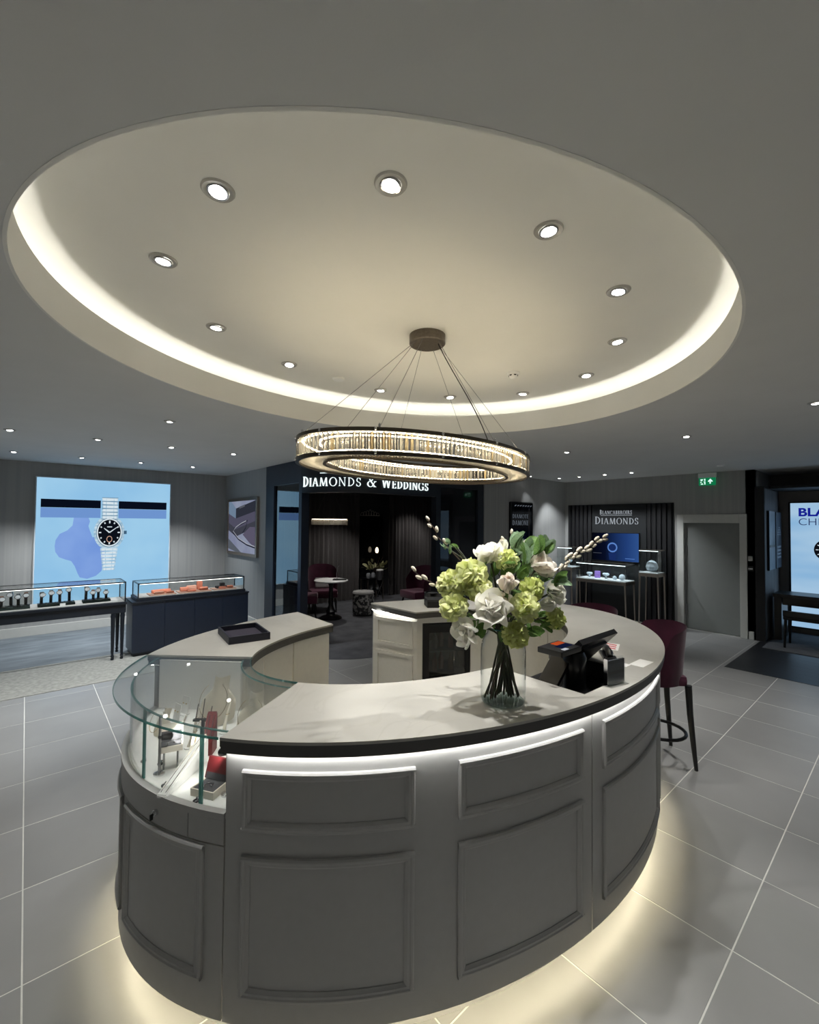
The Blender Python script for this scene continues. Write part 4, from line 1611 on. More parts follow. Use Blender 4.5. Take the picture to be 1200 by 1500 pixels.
def ramp(x, y, rz, w, l, h, m_, label, h0=.012, name='bracelet_ramp'):
    t_ = thing(name, label, 'display stand', (x, y, ZS), rz)
    bm_ = bm_new()
    v = [(-w, -l, 0), (w, -l, 0), (w, l, 0), (-w, l, 0), (-w, -l, h0), (w, -l, h0), (w, l, h), (-w, l, h)]
    vs = [bm_.verts.new(p) for p in v]
    for f in ((0, 3, 2, 1), (4, 5, 6, 7), (0, 1, 5, 4), (1, 2, 6, 5), (2, 3, 7, 6), (3, 0, 4, 7)):
        bm_.faces.new([vs[i] for i in f])
    bmesh.ops.bevel(bm_, geom=bm_.edges[:], offset=.003, segments=2, affect='EDGES')
    ob('ramp', bm_, m_, t_, world=False)
    for s in (-.45, .45):
        pts_ = [(s*w, -l+.01+(2*l-.02)*k/10, h0+(h-h0)*(.01+(2*l-.02)*k/10)/(2*l)+.002) for k in range(11)]
        ob('bracelet', bms(tube, pts_, .0016, 6), GOLD if m_ is CREAM else CHROME, t_, world=False)
    return t_


ramp(.505, 1.955, R(-48), .021, .135, .105, WHITE, 'long narrow white bracelet ramp across the front')
ramp(.575, 2.045, R(-30), .03, .05, .10, CREAM, 'short cream bracelet ramp beside the red stand')
ramp(.645, 2.10, R(-35), .022, .035, .17, REDL, 'tall red leatherette ramp in the middle of the display', .06)


def ring_box(x, y, z, rz, lid_m, label, stand=0, s=1.0):
    t_ = thing('ring_box', label, 'jewellery box', (x, y, ZS), rz)
    if stand:
        for xx, yy in ((-.03, -.02), (.03, -.02), (-.03, .02), (.03, .02)):
            ob('stand_leg', bms(tube, [(xx*s, yy*s, 0), (xx*s, yy*s, stand)], .0035, 8), STEEL, t_, 60, world=False)
    z = stand
    bm_ = bm_new()
    w, d, h = .052*s, .042*s, .028*s
    box(bm_, -w, w, -d, d, z, z+.005)
    for q in ((-w, w, -d, -d+.005), (-w, w, d-.005, d), (-w, -w+.005, -d+.005, d-.005), (w-.005, w, -d+.005, d-.005)):
        box(bm_, q[0], q[1], q[2], q[3], z+.005, z+h)
    ob('box_body', bm_, CREAM, t_, world=False)
    ob('cushion', bx(-w+.006, w-.006, -d+.006, d-.006, z+.005, z+h-.002, .003), GREYV, t_, world=False)
    ob('lid', bms(obox, (0, d+.008*s, z+h+.035*s), (w, 0, 0), (0, .007*s, -.002), (0, .012*s, .036*s)), lid_m, t_, world=False)
    ob('lid_lining', bms(obox, (0, d-.001, z+h+.022*s), (w*.9, 0, 0), (0, .003, 0), (0, .008*s, .022*s)), GREYV, t_, world=False)
    bm_ = bm_new()
    pts_ = [(.016*s*cos(a_), -.005+.018*s*sin(a_), z+h) for a_ in [R(30*k) for k in range(9)]]
    tube(bm_, pts_, .0015*s, 6)
    ob('pendant_chain', bm_, CHROME, t_, world=False)
    ob('gem', bms(ball, (.014*s, -.008*s, z+h+.002), .0045*s, seg=8, rings=5), CHROME, t_, world=False)
    return t_


ring_box(.555, 1.795, 0, R(-58), REDL, 'open cream ring box with red lid in the front of the display', 0, 1.0)
ring_box(.485, 2.085, 0, R(-15), CREAM, 'open ring box on thin legs with a grey lining', .075, .85)
DK = mat('dark_gem_button', S(70, 70, 74), .3, metal=.6, noise=.1)
for x, y, lab in ((.432, 1.945, 'round dark stud lying by the foot of the bracelet ramp'), (.498, 1.765, 'small silver ring lying before the red-lidded box'), (.455, 2.13, 'little dark ring lying behind the spotlight post'), (.405, 2.20, 'pair of dark studs close to the curved glass')):
    t = thing('ring', lab, 'jewellery', (x, y, ZS), R(40))
    bm = bm_new()
    lathe(bm, [(.007, 0), (.011, 0), (.011, .005), (.007, .005), (.007, 0)], seg=18)
    ob('band', bm, DK, t, 40, world=False)
    ob('stone', bms(ball, (.009, 0, .008), .006, seg=8, rings=5), CHROME, t, world=False)

for x, y, rz, lab in ((.60, 2.52, R(-75), 'white earring card standing near the white back lining'), (.66, 2.60, R(-70), 'white earring card in the far corner of the display'), (.78, 2.52, R(-50), 'white earring card behind the tall cream bust'), (.71, 1.92, R(-35), 'white earring card near the solid counter end')):
    t = thing('earring_card', lab, 'display stand', (x, y, ZS), rz)
    ob('card', bms(obox, (0, .012, .045), (.028, 0, 0), (0, .0015, 0), (0, .008, .044)), WHITE, t, world=False)
    ob('foot', bx(-.028, .028, -.015, .02, 0, .003), WHITE, t, world=False)
    for s_ in (-1, 1):
        ob('earring', bms(ball, (.012*s_, .0085, .055), .004, seg=8, rings=5), GOLD, t, world=False)

# ================================================================== LETTERING
def ring_seg(bm_, cx, cy, rx, ry, a0, a1, thick, thin, d, n=18):
    rows = []
    for i in range(n+1):
        a_ = R(a0+(a1-a0)*i/n)
        w = thin+(thick-thin)*abs(cos(a_))**1.3
        for k, (ex, ey) in enumerate(((rx, ry), (rx-w, ry-thin-(w-thin)*.25))):
            rows.append((cx+ex*cos(a_), cy+ey*sin(a_)))
    for i in range(n):
        quad(bm_, [rows[2*i], rows[2*i+2], rows[2*i+3], rows[2*i+1]], d)


def quad(bm_, p, d):
    a = [bm_.verts.new((x, -d, z)) for x, z in p]
    b = [bm_.verts.new((x, 0, z)) for x, z in p]
    n = len(p)
    bm_.faces.new(a)
    bm_.faces.new(list(reversed(b)))
    for i in range(n):
        bm_.faces.new((a[i], b[i], b[(i+1) % n], a[(i+1) % n]))


def glyph(c, d=.12):
    """Roman capital with thick and thin strokes and small serifs, cap height 1; returns bmesh, width"""
    bm_ = bm_new()
    TK, TN, SF = .115, .045, .04
    def bar(x0, y0, x1, y1):
        quad(bm_, [(x0, y0), (x1, y0), (x1, y1), (x0, y1)], d)
    def dia(x0, y0, x1, y1, w):
        quad(bm_, [(x0-w/2, y0), (x0+w/2, y0), (x1+w/2, y1), (x1-w/2, y1)], d)
    def stem(x, w=TK, top=True, bot=True):
        bar(x-w/2, 0, x+w/2, 1)
        if bot:
            bar(x-w/2-.07, 0, x+w/2+.07, SF)
        if top:
            bar(x-w/2-.07, 1-SF, x+w/2+.07, 1)
    W = .8
    if c == 'D':
        stem(.16); ring_seg(bm_, .16, .5, .60, .5, -90, 90, TK, TN, d); W = .80
    elif c == 'I':
        stem(.16); W = .32
    elif c == 'A':
        dia(.06, 0, .37, 1, TN); dia(.40, 1, .72, 0, TK); bar(.17, .32, .60, .32+TN); bar(-.02, 0, .15, SF); bar(.60, 0, .84, SF); W = .82
    elif c == 'M':
        dia(.10, 0, .18, 1, TN); dia(.20, 1, .52, .02, TK); dia(.52, .02, .84, 1, TN); dia(.86, 1, .93, 0, TK); bar(.0, 0, .2, SF); bar(.80, 0, 1.06, SF); W = 1.06
    elif c == 'O':
        ring_seg(bm_, .46, .5, .46, .52, 0, 360, TK, TN, d, 28); W = .92
    elif c == 'N':
        stem(.12, TN); dia(.12, 1, .72, 0, TK); bar(.70, 0, .75, 1); bar(.6, 1-SF, .86, 1); W = .86
    elif c == 'S':
        ring_seg(bm_, .27, .745, .24, .265, 25, 270, TK*.85, TN, d); ring_seg(bm_, .27, .25, .26, .265, -155, 90, TK*.85, TN, d); bar(.46, .72, .50, .97); bar(.02, .03, .06, .28); W = .56
    elif c == '&':
        ring_seg(bm_, .40, .78, .19, .22, 0, 360, TK*.8, TN, d, 20); ring_seg(bm_, .34, .27, .34, .29, 100, 350, TK, TN, d, 20); dia(.28, .66, .80, 0, TK); dia(.62, .25, .82, .52, TN); bar(.66, 0, .92, SF); bar(.72, .5, .94, .55); W = .98
    elif c == 'W':
        dia(.08, 1, .34, 0, TK); dia(.34, 0, .56, 1, TN); dia(.58, 1, .82, 0, TK); dia(.82, 0, 1.06, 1, TN); bar(-.06, 1-SF, .22, 1); bar(.44, 1-SF, .70, 1); bar(.96, 1-SF, 1.14, 1); W = 1.14
    elif c == 'E':
        stem(.16); bar(.2, 0, .60, TN); bar(.2, .48, .50, .48+TN); bar(.2, 1-TN, .58, 1); bar(.56, 0, .60, .2); bar(.54, .8, .58, 1); bar(.47, .40, .50, .62); W = .64
    elif c == 'G':
        ring_seg(bm_, .46, .5, .46, .52, 40, 325, TK, TN, d, 24); bar(.72, .06, .86, .42); bar(.62, .42, .94, .42+SF); bar(.78, .70, .82, .94); W = .96
    elif c == 'C':
        ring_seg(bm_, .46, .5, .46, .52, 45, 315, TK, TN, d, 24); bar(.76, .70, .80, .95); W = .86
    elif c == 'B':
        stem(.16); ring_seg(bm_, .16, .755, .38, .245, -90, 90, TK*.9, TN, d); ring_seg(bm_, .16, .26, .44, .26, -90, 90, TK, TN, d); W = .64
    elif c == 'L':
        stem(.16); bar(.2, 0, .60, TN); bar(.56, 0, .60, .22); W = .62
    elif c == 'R':
        stem(.16); ring_seg(bm_, .16, .745, .40, .255, -90, 90, TK*.9, TN, d); dia(.36, .5, .72, 0, TK); bar(.6, 0, .84, SF); W = .76
    elif c == 'T':
        stem(.36, TK, False); bar(.02, 1-TN, .70, 1); bar(.02, .8, .06, 1); bar(.66, .8, .70, 1); W = .72
    return bm_, W


def lettering(text, cap, small, width, place, m_, parent, name='letter', depth=.12):
    """place(s) -> matrix of a frame at distance s along the sign (x right, -y out, z up)"""
    items, s = [], 0
    first = True
    for c in text:
        if c == ' ':
            s += .45
            first = True
            continue
        k = 1.0 if first or c == '&' else small
        bm_, w = glyph(c, depth)
        items.append((c, bm_, s, w*k, k))
        s += w*k+.15
        first = False
    total = s-.15
    sx = width/total
    inv = wmat(parent).inverted()
    for c, bm_, s0, w, k in items:
        bm_.transform(Matrix.Translation((-w/k/2, 0, 0)))
        bm_.transform(Matrix.Diagonal((k*sx, cap, k*cap, 1)))
        o_ = link(name, mesh_of(name, bm_, m_), parent)
        o_.matrix_local = inv @ place((s0+w/2)*sx)
    return items


def plain_text(txt, size, m_, bold=0.0, ext=.002):
    cu = bpy.data.curves.new('txt', 'FONT')
    cu.body = txt
    cu.size = size
    cu.extrude = ext
    cu.offset = bold
    tmp = bpy.data.objects.new('txt', cu)
    COL.objects.link(tmp)
    dg = bpy.context.evaluated_depsgraph_get()
    me = bpy.data.meshes.new_from_object(tmp.evaluated_get(dg))
    bpy.data.objects.remove(tmp)
    me.materials.clear()
    me.materials.append(m_)
    return me


# ================================================================== LIGHT BOX WITH THE WATCH POSTER
def px_plane(bm_, pts, y, t_=.0012):
    """flat print layer standing on the plane y, facing -y"""
    a = [bm_.verts.new((x, y-t_, z)) for x, z in pts]
    b = [bm_.verts.new((x, y, z)) for x, z in pts]
    n = len(pts)
    fa = [bm_.faces.new(a), bm_.faces.new(list(reversed(b)))]
    for i in range(n):
        bm_.faces.new((a[i], b[i], b[(i+1) % n], a[(i+1) % n]))
    if n > 4:
        for f_ in fa:
            f_.normal_update()
        bmesh.ops.triangulate(bm_, faces=fa, ngon_method='EAR_CLIP')


def circ(cx, cz, rx, rz, n=32, a0=0, a1=360):
    return [(cx+rx*cos(R(a0+(a1-a0)*i/n)), cz+rz*sin(R(a0+(a1-a0)*i/n))) for i in range(n)]


def rects(l):
    bm_ = bm_new()
    for x0, x1, z0, z1, y in l:
        px_plane(bm_, [(x0, z0), (x1, z0), (x1, z1), (x0, z1)], y)
    return bm_


LB = thing('light_box', 'large backlit pale blue poster of a steel wristwatch on the left wall', 'light box', (1.07, 9.27, .5))
YL = 9.24
ob('casing', bx(.10, 2.05, YL, 9.296, .48, 2.55), mat('white_box_frame', S(215, 225, 232), .4, noise=.02), LB)
BG = emis_noise('poster_blue', S(152, 205, 244), S(172, 220, 250), E_SCREEN, .8)
ob('poster', rects([(.115, 2.035, .495, 2.535, YL)]), BG, LB)
PB = emis('print_black', S(10, 16, 30), E_SCREEN)
PBL = emis('print_blue_band', S(118, 158, 220), E_SCREEN)
PSH = emis_noise('print_shadow', S(122, 160, 232), S(140, 176, 240), E_SCREEN, 1.5)
PST = emis_noise('print_steel', S(150, 190, 216), S(214, 236, 248), E_SCREEN, 7, (1, 1, 3))
PSD = emis('print_steel_dark', S(70, 104, 132), E_SCREEN)
PWH = emis('print_white', S(228, 242, 250), E_SCREEN)
PDG = emis('print_dial', S(14, 18, 28), E_SCREEN)
ob('print_bar', rects([(.17, .965, 2.055, 2.19, YL-.0012), (1.225, 1.98, 2.055, 2.19, YL-.0012)]), PB, LB)
ob('print_bar', rects([(.17, .965, 1.89, 2.05, YL-.0012), (1.225, 1.98, 1.89, 2.05, YL-.0012)]), PBL, LB)
bm = bm_new()
px_plane(bm, [(.60, 1.89), (.585, 1.76), (.52, 1.68), (.42, 1.62), (.37, 1.52), (.36, 1.42), (.37, 1.33), (.42, 1.24), (.50, 1.20), (.58, 1.17), (.63, 1.08), (.67, .96), (.70, .89), (.80, .86), (.92, .90), (1.0, .98), (1.02, 1.1), (1.04, 1.28), (1.0, 1.50), (.93, 1.57), (.86, 1.56), (.82, 1.68), (.80, 1.75), (.82, 1.83), (.80, 1.89)], YL-.0012)
ob('print_shadow', bm, PSH, LB)
# bracelet links, case, dial, hands
WX, WZ = 1.10, 1.64
wdraw = ob('print_watch', bms(px_plane, circ(WX, WZ, .225, .30), YL-.0024), PST, LB)
bm = bm_new()
for k in range(7):
    z = 2.24-.062*k
    px_plane(bm, [(WX-.115, z-.054), (WX+.115, z-.054), (WX+.115, z), (WX-.115, z)], YL-.0024)
for k in range(7):
    z = 1.37-.056*k
    w = .125-.006*k
    px_plane(bm, [(WX-w, z-.048), (WX+w, z-.048), (WX+w, z), (WX-w, z)], YL-.0024)
ob('print_links', bm, PST, wdraw)
bm = bm_new()
for k in range(7):
    for x0, x1 in ((-.10, -.06), (-.05, .05), (.06, .10)):
        z = 2.235-.062*k
        px_plane(bm, [(WX+x0, z-.044), (WX+x1, z-.044), (WX+x1, z-.004), (WX+x0, z-.004)], YL-.0036)
    for x0, x1 in ((-.105, -.06), (-.05, .05), (.06, .105)):
        z = 1.365-.056*k
        kk = 1-.05*k
        px_plane(bm, [(WX+x0*kk, z-.038), (WX+x1*kk, z-.038), (WX+x1*kk, z-.004), (WX+x0*kk, z-.004)], YL-.0036)
ob('print_links', bm, PWH, wdraw)
bm = bm_new()
for k in range(8):
    z = 2.242-.062*k
    px_plane(bm, [(WX-.118, z-.004), (WX+.118, z-.004), (WX+.118, z+.004), (WX-.118, z+.004)], YL-.0048)
px_plane(bm, circ(WX, WZ, .19, .255, 36), YL-.0036)
px_plane(bm, [(WX+.21, WZ-.03), (WX+.255, WZ-.03), (WX+.255, WZ+.03), (WX+.21, WZ+.03)], YL-.0036)
ob('print_lines', bm, PSD, wdraw)
ob('print_bezel', bms(px_plane, circ(WX, WZ, .183, .246, 36), YL-.0048), PWH, wdraw)
ob('print_dial', bms(px_plane, circ(WX, WZ, .165, .222, 36), YL-.006), PDG, wdraw)
bm = bm_new()
for k in range(12):
    a_ = R(30*k)
    c_, s_ = sin(a_), cos(a_)
    r0, r1 = (.72, .92) if k % 3 == 0 else (.78, .90)
    wv = .010
    p0, p1 = (WX+.165*r0*c_, WZ+.222*r0*s_), (WX+.165*r1*c_, WZ+.222*r1*s_)
    px_plane(bm, [(p0[0]-wv*s_, p0[1]+wv*c_), (p0[0]+wv*s_, p0[1]-wv*c_), (p1[0]+wv*s_, p1[1]-wv*c_), (p1[0]-wv*s_, p1[1]+wv*c_)], YL-.0072)
for a_, L, wv in ((R(-52), .10, .012), (R(55), .16, .009)):
    c_, s_ = sin(a_), cos(a_)
    px_plane(bm, [(WX-wv*s_, WZ+wv*c_), (WX+wv*s_, WZ-wv*c_), (WX+L*c_+wv*.4*s_, WZ+L*1.2*s_-wv*.4*c_), (WX+L*c_-wv*.4*s_, WZ+L*1.2*s_+wv*.4*c_)], YL-.0084)
px_plane(bm, [(WX-.035, WZ+.09), (WX+.035, WZ+.09), (WX+.035, WZ+.105), (WX-.035, WZ+.105)], YL-.0072)
ob('print_hands', bm, PWH, wdraw)
bm = bm_new()
ring_pts = circ(WX, WZ-.115, .042, .056, 24)
px_plane(bm, ring_pts, YL-.0078)
ob('print_subdial', bm, emis('print_rose_gold', S(214, 170, 150), E_SCREEN), wdraw)
ob('print_subdial', bms(px_plane, circ(WX, WZ-.115, .032, .044, 24), YL-.009), PDG, wdraw)

# ================================================================== WALL CASES
PADM = mat('grey_display_felt', S(186, 182, 178), .85, noise=.04, nscale=40)
BARL = emis('case_light_bar', (1, .97, .92, 1), 3.2)
CY0, CY1 = 6.97, 7.47


def glass_case(t_, x0, x1, y0, y1, z0, z1, bar=True):
    w = .014
    bm_ = bm_new()
    for xx in (x0, x1-w):
        for yy in (y0, y1-w):
            box(bm_, xx, xx+w, yy, yy+w, z0, z1)
    for zz in (z1-w,):
        box(bm_, x0+w, x1-w, y0, y0+w, zz, zz+w)
        box(bm_, x0+w, x1-w, y1-w, y1, zz, zz+w)
        box(bm_, x0, x0+w, y0+w, y1-w, zz, zz+w)
        box(bm_, x1-w, x1, y0+w, y1-w, zz, zz+w)
    ob('case_frame', bm_, BLACK, t_)
    ob('front_glass', bx(x0+w, x1-w, y0+.005, y0+.009, z0, z1-w), GLASS, t_)
    ob('back_glass', bx(x0+w, x1-w, y1-.009, y1-.005, z0, z1-w), GLASS, t_)
    ob('side_glass', bx(x0+.005, x0+.009, y0+w, y1-w, z0, z1-w), GLASS, t_)
    ob('side_glass', bx(x1-.009, x1-.005, y0+w, y1-w, z0, z1-w), GLASS, t_)
    ob('top_glass', bx(x0+w, x1-w, y0+w, y1-w, z1-.008, z1-.002), GLASS, t_)
    if bar:
        ob('light_bar', bx(x0+.03, x1-.03, y0+w+.004, y0+w+.018, z1-.022, z1-.014), BARL, t_)
    ob('display_floor', bx(x0+w, x1-w, y0+w, y1-w, z0-.001, z0+.006), PADM, t_)


c1 = thing('display_table', 'dark glass-topped display table on turned legs with watches', 'display case', (-.03, 7.22, 0))
LX0, LX1 = -1.15, 1.04
ob('apron', bx(LX0, LX1, CY0+.02, CY1-.02, .62, .73, .006), NAVYD, c1)
ob('ledge', bx(LX0-.01, LX1+.01, CY0, CY1, .73, .765, .006), NAVYD, c1)
glass_case(c1, LX0+.01, LX1-.005, CY0+.015, CY1-.015, .765, 1.03)
for xx in (LX0+.05, LX0+.16, LX1-.035, LX1-.14):
    for yy in (CY0+.045, CY1-.05):
        if xx in (LX0+.16, LX1-.14) and yy == CY1-.05:
            continue
        ob('leg', bms(lathe, [(0, 0), (.016, .002), (.02, .02), (.012, .035), (.022, .05), (.014, .065), (.017, .1), (.026, .55), (.03, .58), (.024, .60), (.03, .62)], (xx, yy, .004), 16), NAVYD, c1, 40)
c2 = thing('display_cabinet', 'navy display cabinet with a low glass case of coral cushions', 'display case', (1.9, 7.25, 0))
ob('plinth', bx(1.14, 2.66, CY0+.05, CY1-.03, .004, .05), NAVYD, c2)
for k in range(4):
    w = (2.69-1.115)/4
    ob('front_panel', bx(1.115+w*k+.0015, 1.115+w*(k+1)-.0015, CY0+.02, CY0+.04, .05, .725), NAVY, c2)
ob('side_panel', bx(1.115, 1.135, CY0+.04, CY1-.02, .05, .725), NAVY, c2)
ob('side_panel', bx(2.67, 2.69, CY0+.04, CY1-.02, .05, .725), NAVY, c2)
ob('back_panel', bx(1.135, 2.67, CY1-.03, CY1-.02, .05, .725), NAVY, c2)
ob('ledge', bx(1.105, 2.70, CY0+.005, CY1-.005, .725, .745, .005), NAVYD, c2)
ob('raised_base', bx(1.16, 2.645, CY0+.03, CY1-.03, .745, .79, .004), NAVYD, c2)
glass_case(c2, 1.175, 2.63, CY0+.04, CY1-.04, .79, .99)

CORAL = mat('coral_suede', S(226, 140, 112), .8, noise=.08, nscale=20)
CORAL2 = mat('pale_coral_suede', S(236, 176, 152), .8, noise=.08, nscale=20)
TAN = mat('tan_plate', S(190, 150, 130), .7, noise=.05)
BLK = mat('black_suede', S(28, 24, 26), .85, noise=.1)
ZC2 = .796


def plate(x, y, w, d, label):
    return solo('display_plate', bx(x-w, x+w, y-d, y+d, ZC2, ZC2+.014, .004), TAN, label, 'tray', 'flat tan plates in the navy cabinet', (x, y, ZC2))


plate(1.50, 7.17, .17, .12, 'flat tan plate under the coral cushions next to the watch table')
plate(1.93, 7.17, .22, .13, 'flat tan plate in the middle of the navy cabinet')
plate(2.36, 7.17, .17, .11, 'flat tan plate under the black riser')


def cushion(x, y, z, w, d, h, rz, m_, label):
    bm_ = bm_new()
    box(bm_, -w, w, -d, d, 0, h, min(h*.42, .014))
    o_ = link('display_cushion', mesh_of('display_cushion', bm_, m_, 60))
    o_.location = (x, y, z)
    o_.rotation_euler = (0, 0, rz)
    tag(o_, label, 'cushion', 'coral cushions in the navy cabinet')


ZQ = ZC2+.014
for x, y, w, d, h, m_, lab in (
        (1.50, 7.21, .11, .035, .035, CORAL, 'long coral cushion at the back of the first plate'),
        (1.46, 7.12, .055, .03, .022, CORAL2, 'pale coral cushion lying before the long one on the first plate'),
        (1.60, 7.13, .045, .03, .018, CORAL, 'small coral cushion at the corner of the first plate'),
        (1.80, 7.18, .05, .04, .04, CORAL, 'plump coral cushion on the middle plate facing the first plate'),
        (1.91, 7.21, .06, .035, .05, CORAL2, 'large pale coral cushion in the middle of the cabinet'),
        (1.88, 7.10, .055, .03, .022, CORAL, 'flat coral cushion in front of the large pale one'),
        (2.06, 7.14, .055, .035, .03, CORAL, 'coral cushion leaning at the end of the middle plate'),
        (2.03, 7.24, .035, .03, .085, CORAL, 'tall coral block at the back of the middle plate'),
        (2.33, 7.11, .045, .03, .022, CORAL, 'flat coral cushion before the black riser'),
        (2.45, 7.13, .04, .03, .026, CORAL, 'small coral cushion beside the black riser')):
    cushion(x, y, ZQ, w*1.12, d, h*1.45, random.uniform(-.12, .12), m_, lab)
t = thing('watch_riser', 'black suede riser with a raised pad on the third plate', 'display stand', (2.36, 7.21, ZQ))
ob('base', bx(2.26, 2.44, 7.165, 7.255, ZQ, ZQ+.03, .006), BLK, t)
ob('pad', bx(2.32, 2.39, 7.18, 7.24, ZQ+.03, ZQ+.075, .008), BLK, t)

# watches on stands in the display table
GREEN = mat('dark_green_felt', S(28, 44, 40), .9, noise=.1, nscale=30)
ZW = .771


def watch_stand(x, y, h, label, strap):
    t_ = thing('watch_stand', label, 'watch', (x, y, ZW), random.uniform(-.25, .25), 'watches on stands in the display table')
    ob('stand_foot', bx(-.03, .03, -.03, .03, 0, .008, .002), BLACK, t_, world=False)
    ob('stand_post', bms(obox, (0, .012, h*.45), (.012, 0, 0), (0, .004, 0), (0, -.006, h*.45)), BLACK, t_, world=False)
    bm_ = bm_new()
    pts_ = [(0, .022*sin(R(a_))-.002, h*.78+.034*cos(R(a_))) for a_ in range(0, 361, 24)]
    for k in range(len(pts_)-1):
        a_, b_ = Vector(pts_[k]), Vector(pts_[k+1])
        m_ = (a_+b_)/2
        obox(bm_, m_, (.014, 0, 0), (b_-a_)*.52, Vector((0, -(b_-a_).z, (b_-a_).y)).normalized()*.002)
    ob('strap', bm_, strap, t_, world=False)
    bm_ = bm_new()
    tube(bm_, [(0, -.022, h*.78), (0, -.031, h*.78)], .026, 18)
    cs = ob('watch_case', bm_, CHROME, t_, 40, world=False)
    bm_ = bm_new()
    tube(bm_, [(0, -.0311, h*.78), (0, -.0316, h*.78)], .021, 18)
    ob('dial', bm_, mat('silver_dial', S(200, 204, 208), .3, noise=.05), cs, world=False)


def felt(x0, x1, y0, y1, label):
    solo('felt_tray', bx(x0, x1, y0, y1, ZW, ZW+.03, .005), GREEN, label, 'tray', 'felt trays in the display table', ((x0+x1)/2, (y0+y1)/2, ZW))


felt(-.28, .06, 7.09, 7.30, 'dark green felt tray of crowded watches at the far end of the table')
felt(.13, .50, 7.10, 7.28, 'dark green felt tray with four watch stands')
felt(.58, .88, 7.10, 7.28, 'dark green felt tray next to the navy cabinet')
STRP = [CHROME, CHROME, mat('brown_strap', S(96, 60, 40), .6, noise=.1)]
for i, (x, y, h, lab) in enumerate(((.17, 7.18, .17, 'watch on a short stand at the start of the middle felt tray'), (.26, 7.18, .19, 'steel watch second on the middle felt tray'), (.345, 7.18, .19, 'watch third on the middle felt tray'), (.44, 7.18, .22, 'taller watch stand at the end of the middle felt tray'), (.62, 7.18, .21, 'upright watch stand at the edge of the tray by the navy cabinet'), (.69, 7.15, .15, 'low watch on the tray by the navy cabinet'), (.755, 7.235, .17, 'watch at the back of the tray by the navy cabinet'), (.83, 7.14, .14, 'low watch at the outer end of the tray by the navy cabinet'), (-.20, 7.16, .15, 'low watch at the outer side of the crowded tray'), (-.12, 7.22, .20, 'tall watch at the back of the crowded tray'), (-.05, 7.16, .17, 'watch in the middle of the crowded tray'), (.02, 7.20, .18, 'watch at the inner side of the crowded tray'))):
    watch_stand(x, y, h-.02, lab, STRP[i % 3])
for o in bpy.data.objects:
    if o.name.startswith('watch_stand') and o.parent is None:
        o.location.z = ZW+.03
        o.scale = (1.25, 1.25, 1.0)
solo('price_card', bx(.345, .40, 7.075, 7.085, ZW, ZW+.03), PAPER, 'small white card before the middle felt tray', 'card', None, (.37, 7.08, ZW))

# ================================================================== FRAMED PICTURE
pic = thing('framed_picture', 'glowing picture of books and a metal loop in a champagne frame on the narrow wall', 'picture', (3.07, 8.31, 1.22))
bm = bm_new()
for y0, y1, z0, z1 in ((7.57, 7.625, 1.22, 2.29), (9.005, 9.06, 1.22, 2.29), (7.625, 9.005, 1.22, 1.275), (7.625, 9.005, 2.235, 2.29)):
    box(bm, 3.03, 3.08, y0, y1, z0, z1, .006)
ob('frame', bm, CHAMP, pic)
XP = 3.05


def side_plane(bm_, pts, x, t_=.0012):
    a = [bm_.verts.new((x-t_, y, z)) for y, z in pts]
    b = [bm_.verts.new((x, y, z)) for y, z in pts]
    n = len(pts)
    fa = [bm_.faces.new(a), bm_.faces.new(list(reversed(b)))]
    for i in range(n):
        bm_.faces.new((a[i], b[i], b[(i+1) % n], a[(i+1) % n]))
    if n > 4:
        for f_ in fa:
            f_.normal_update()
        bmesh.ops.triangulate(bm_, faces=fa, ngon_method='EAR_CLIP')


def pm(u, v):
    return (9.005-1.38*u, 1.275+.96*v)


ES = .42  # picture print set to give off its own colours
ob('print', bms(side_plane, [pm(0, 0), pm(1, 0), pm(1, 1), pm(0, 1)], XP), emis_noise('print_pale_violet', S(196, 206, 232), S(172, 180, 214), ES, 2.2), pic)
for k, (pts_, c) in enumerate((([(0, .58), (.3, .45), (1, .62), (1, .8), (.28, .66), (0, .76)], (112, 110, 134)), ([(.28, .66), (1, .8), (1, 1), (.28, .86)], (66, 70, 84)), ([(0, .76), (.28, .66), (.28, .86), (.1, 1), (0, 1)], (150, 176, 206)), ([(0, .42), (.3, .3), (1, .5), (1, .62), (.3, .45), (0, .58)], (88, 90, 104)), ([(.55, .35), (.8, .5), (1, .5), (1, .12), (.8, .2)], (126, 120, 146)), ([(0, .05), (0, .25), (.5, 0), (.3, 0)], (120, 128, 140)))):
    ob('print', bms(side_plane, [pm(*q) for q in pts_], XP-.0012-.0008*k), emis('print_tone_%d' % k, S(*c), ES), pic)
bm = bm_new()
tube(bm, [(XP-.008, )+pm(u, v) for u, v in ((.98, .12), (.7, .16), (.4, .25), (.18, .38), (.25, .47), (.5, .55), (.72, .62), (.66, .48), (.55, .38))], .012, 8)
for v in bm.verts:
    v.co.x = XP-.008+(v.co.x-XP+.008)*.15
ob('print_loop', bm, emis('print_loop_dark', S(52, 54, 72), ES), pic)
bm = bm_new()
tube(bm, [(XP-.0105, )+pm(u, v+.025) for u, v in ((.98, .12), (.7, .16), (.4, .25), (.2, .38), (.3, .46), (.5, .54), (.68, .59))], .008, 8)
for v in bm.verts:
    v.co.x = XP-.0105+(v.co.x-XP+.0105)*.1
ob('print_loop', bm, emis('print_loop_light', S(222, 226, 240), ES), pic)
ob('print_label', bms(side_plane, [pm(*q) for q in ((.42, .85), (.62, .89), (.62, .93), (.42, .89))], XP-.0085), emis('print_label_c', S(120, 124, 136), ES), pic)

for o in bpy.data.objects:
    if o.name.startswith(('print_links', 'print_hands', 'print_lines')):
        o['kind'] = 'stuff'

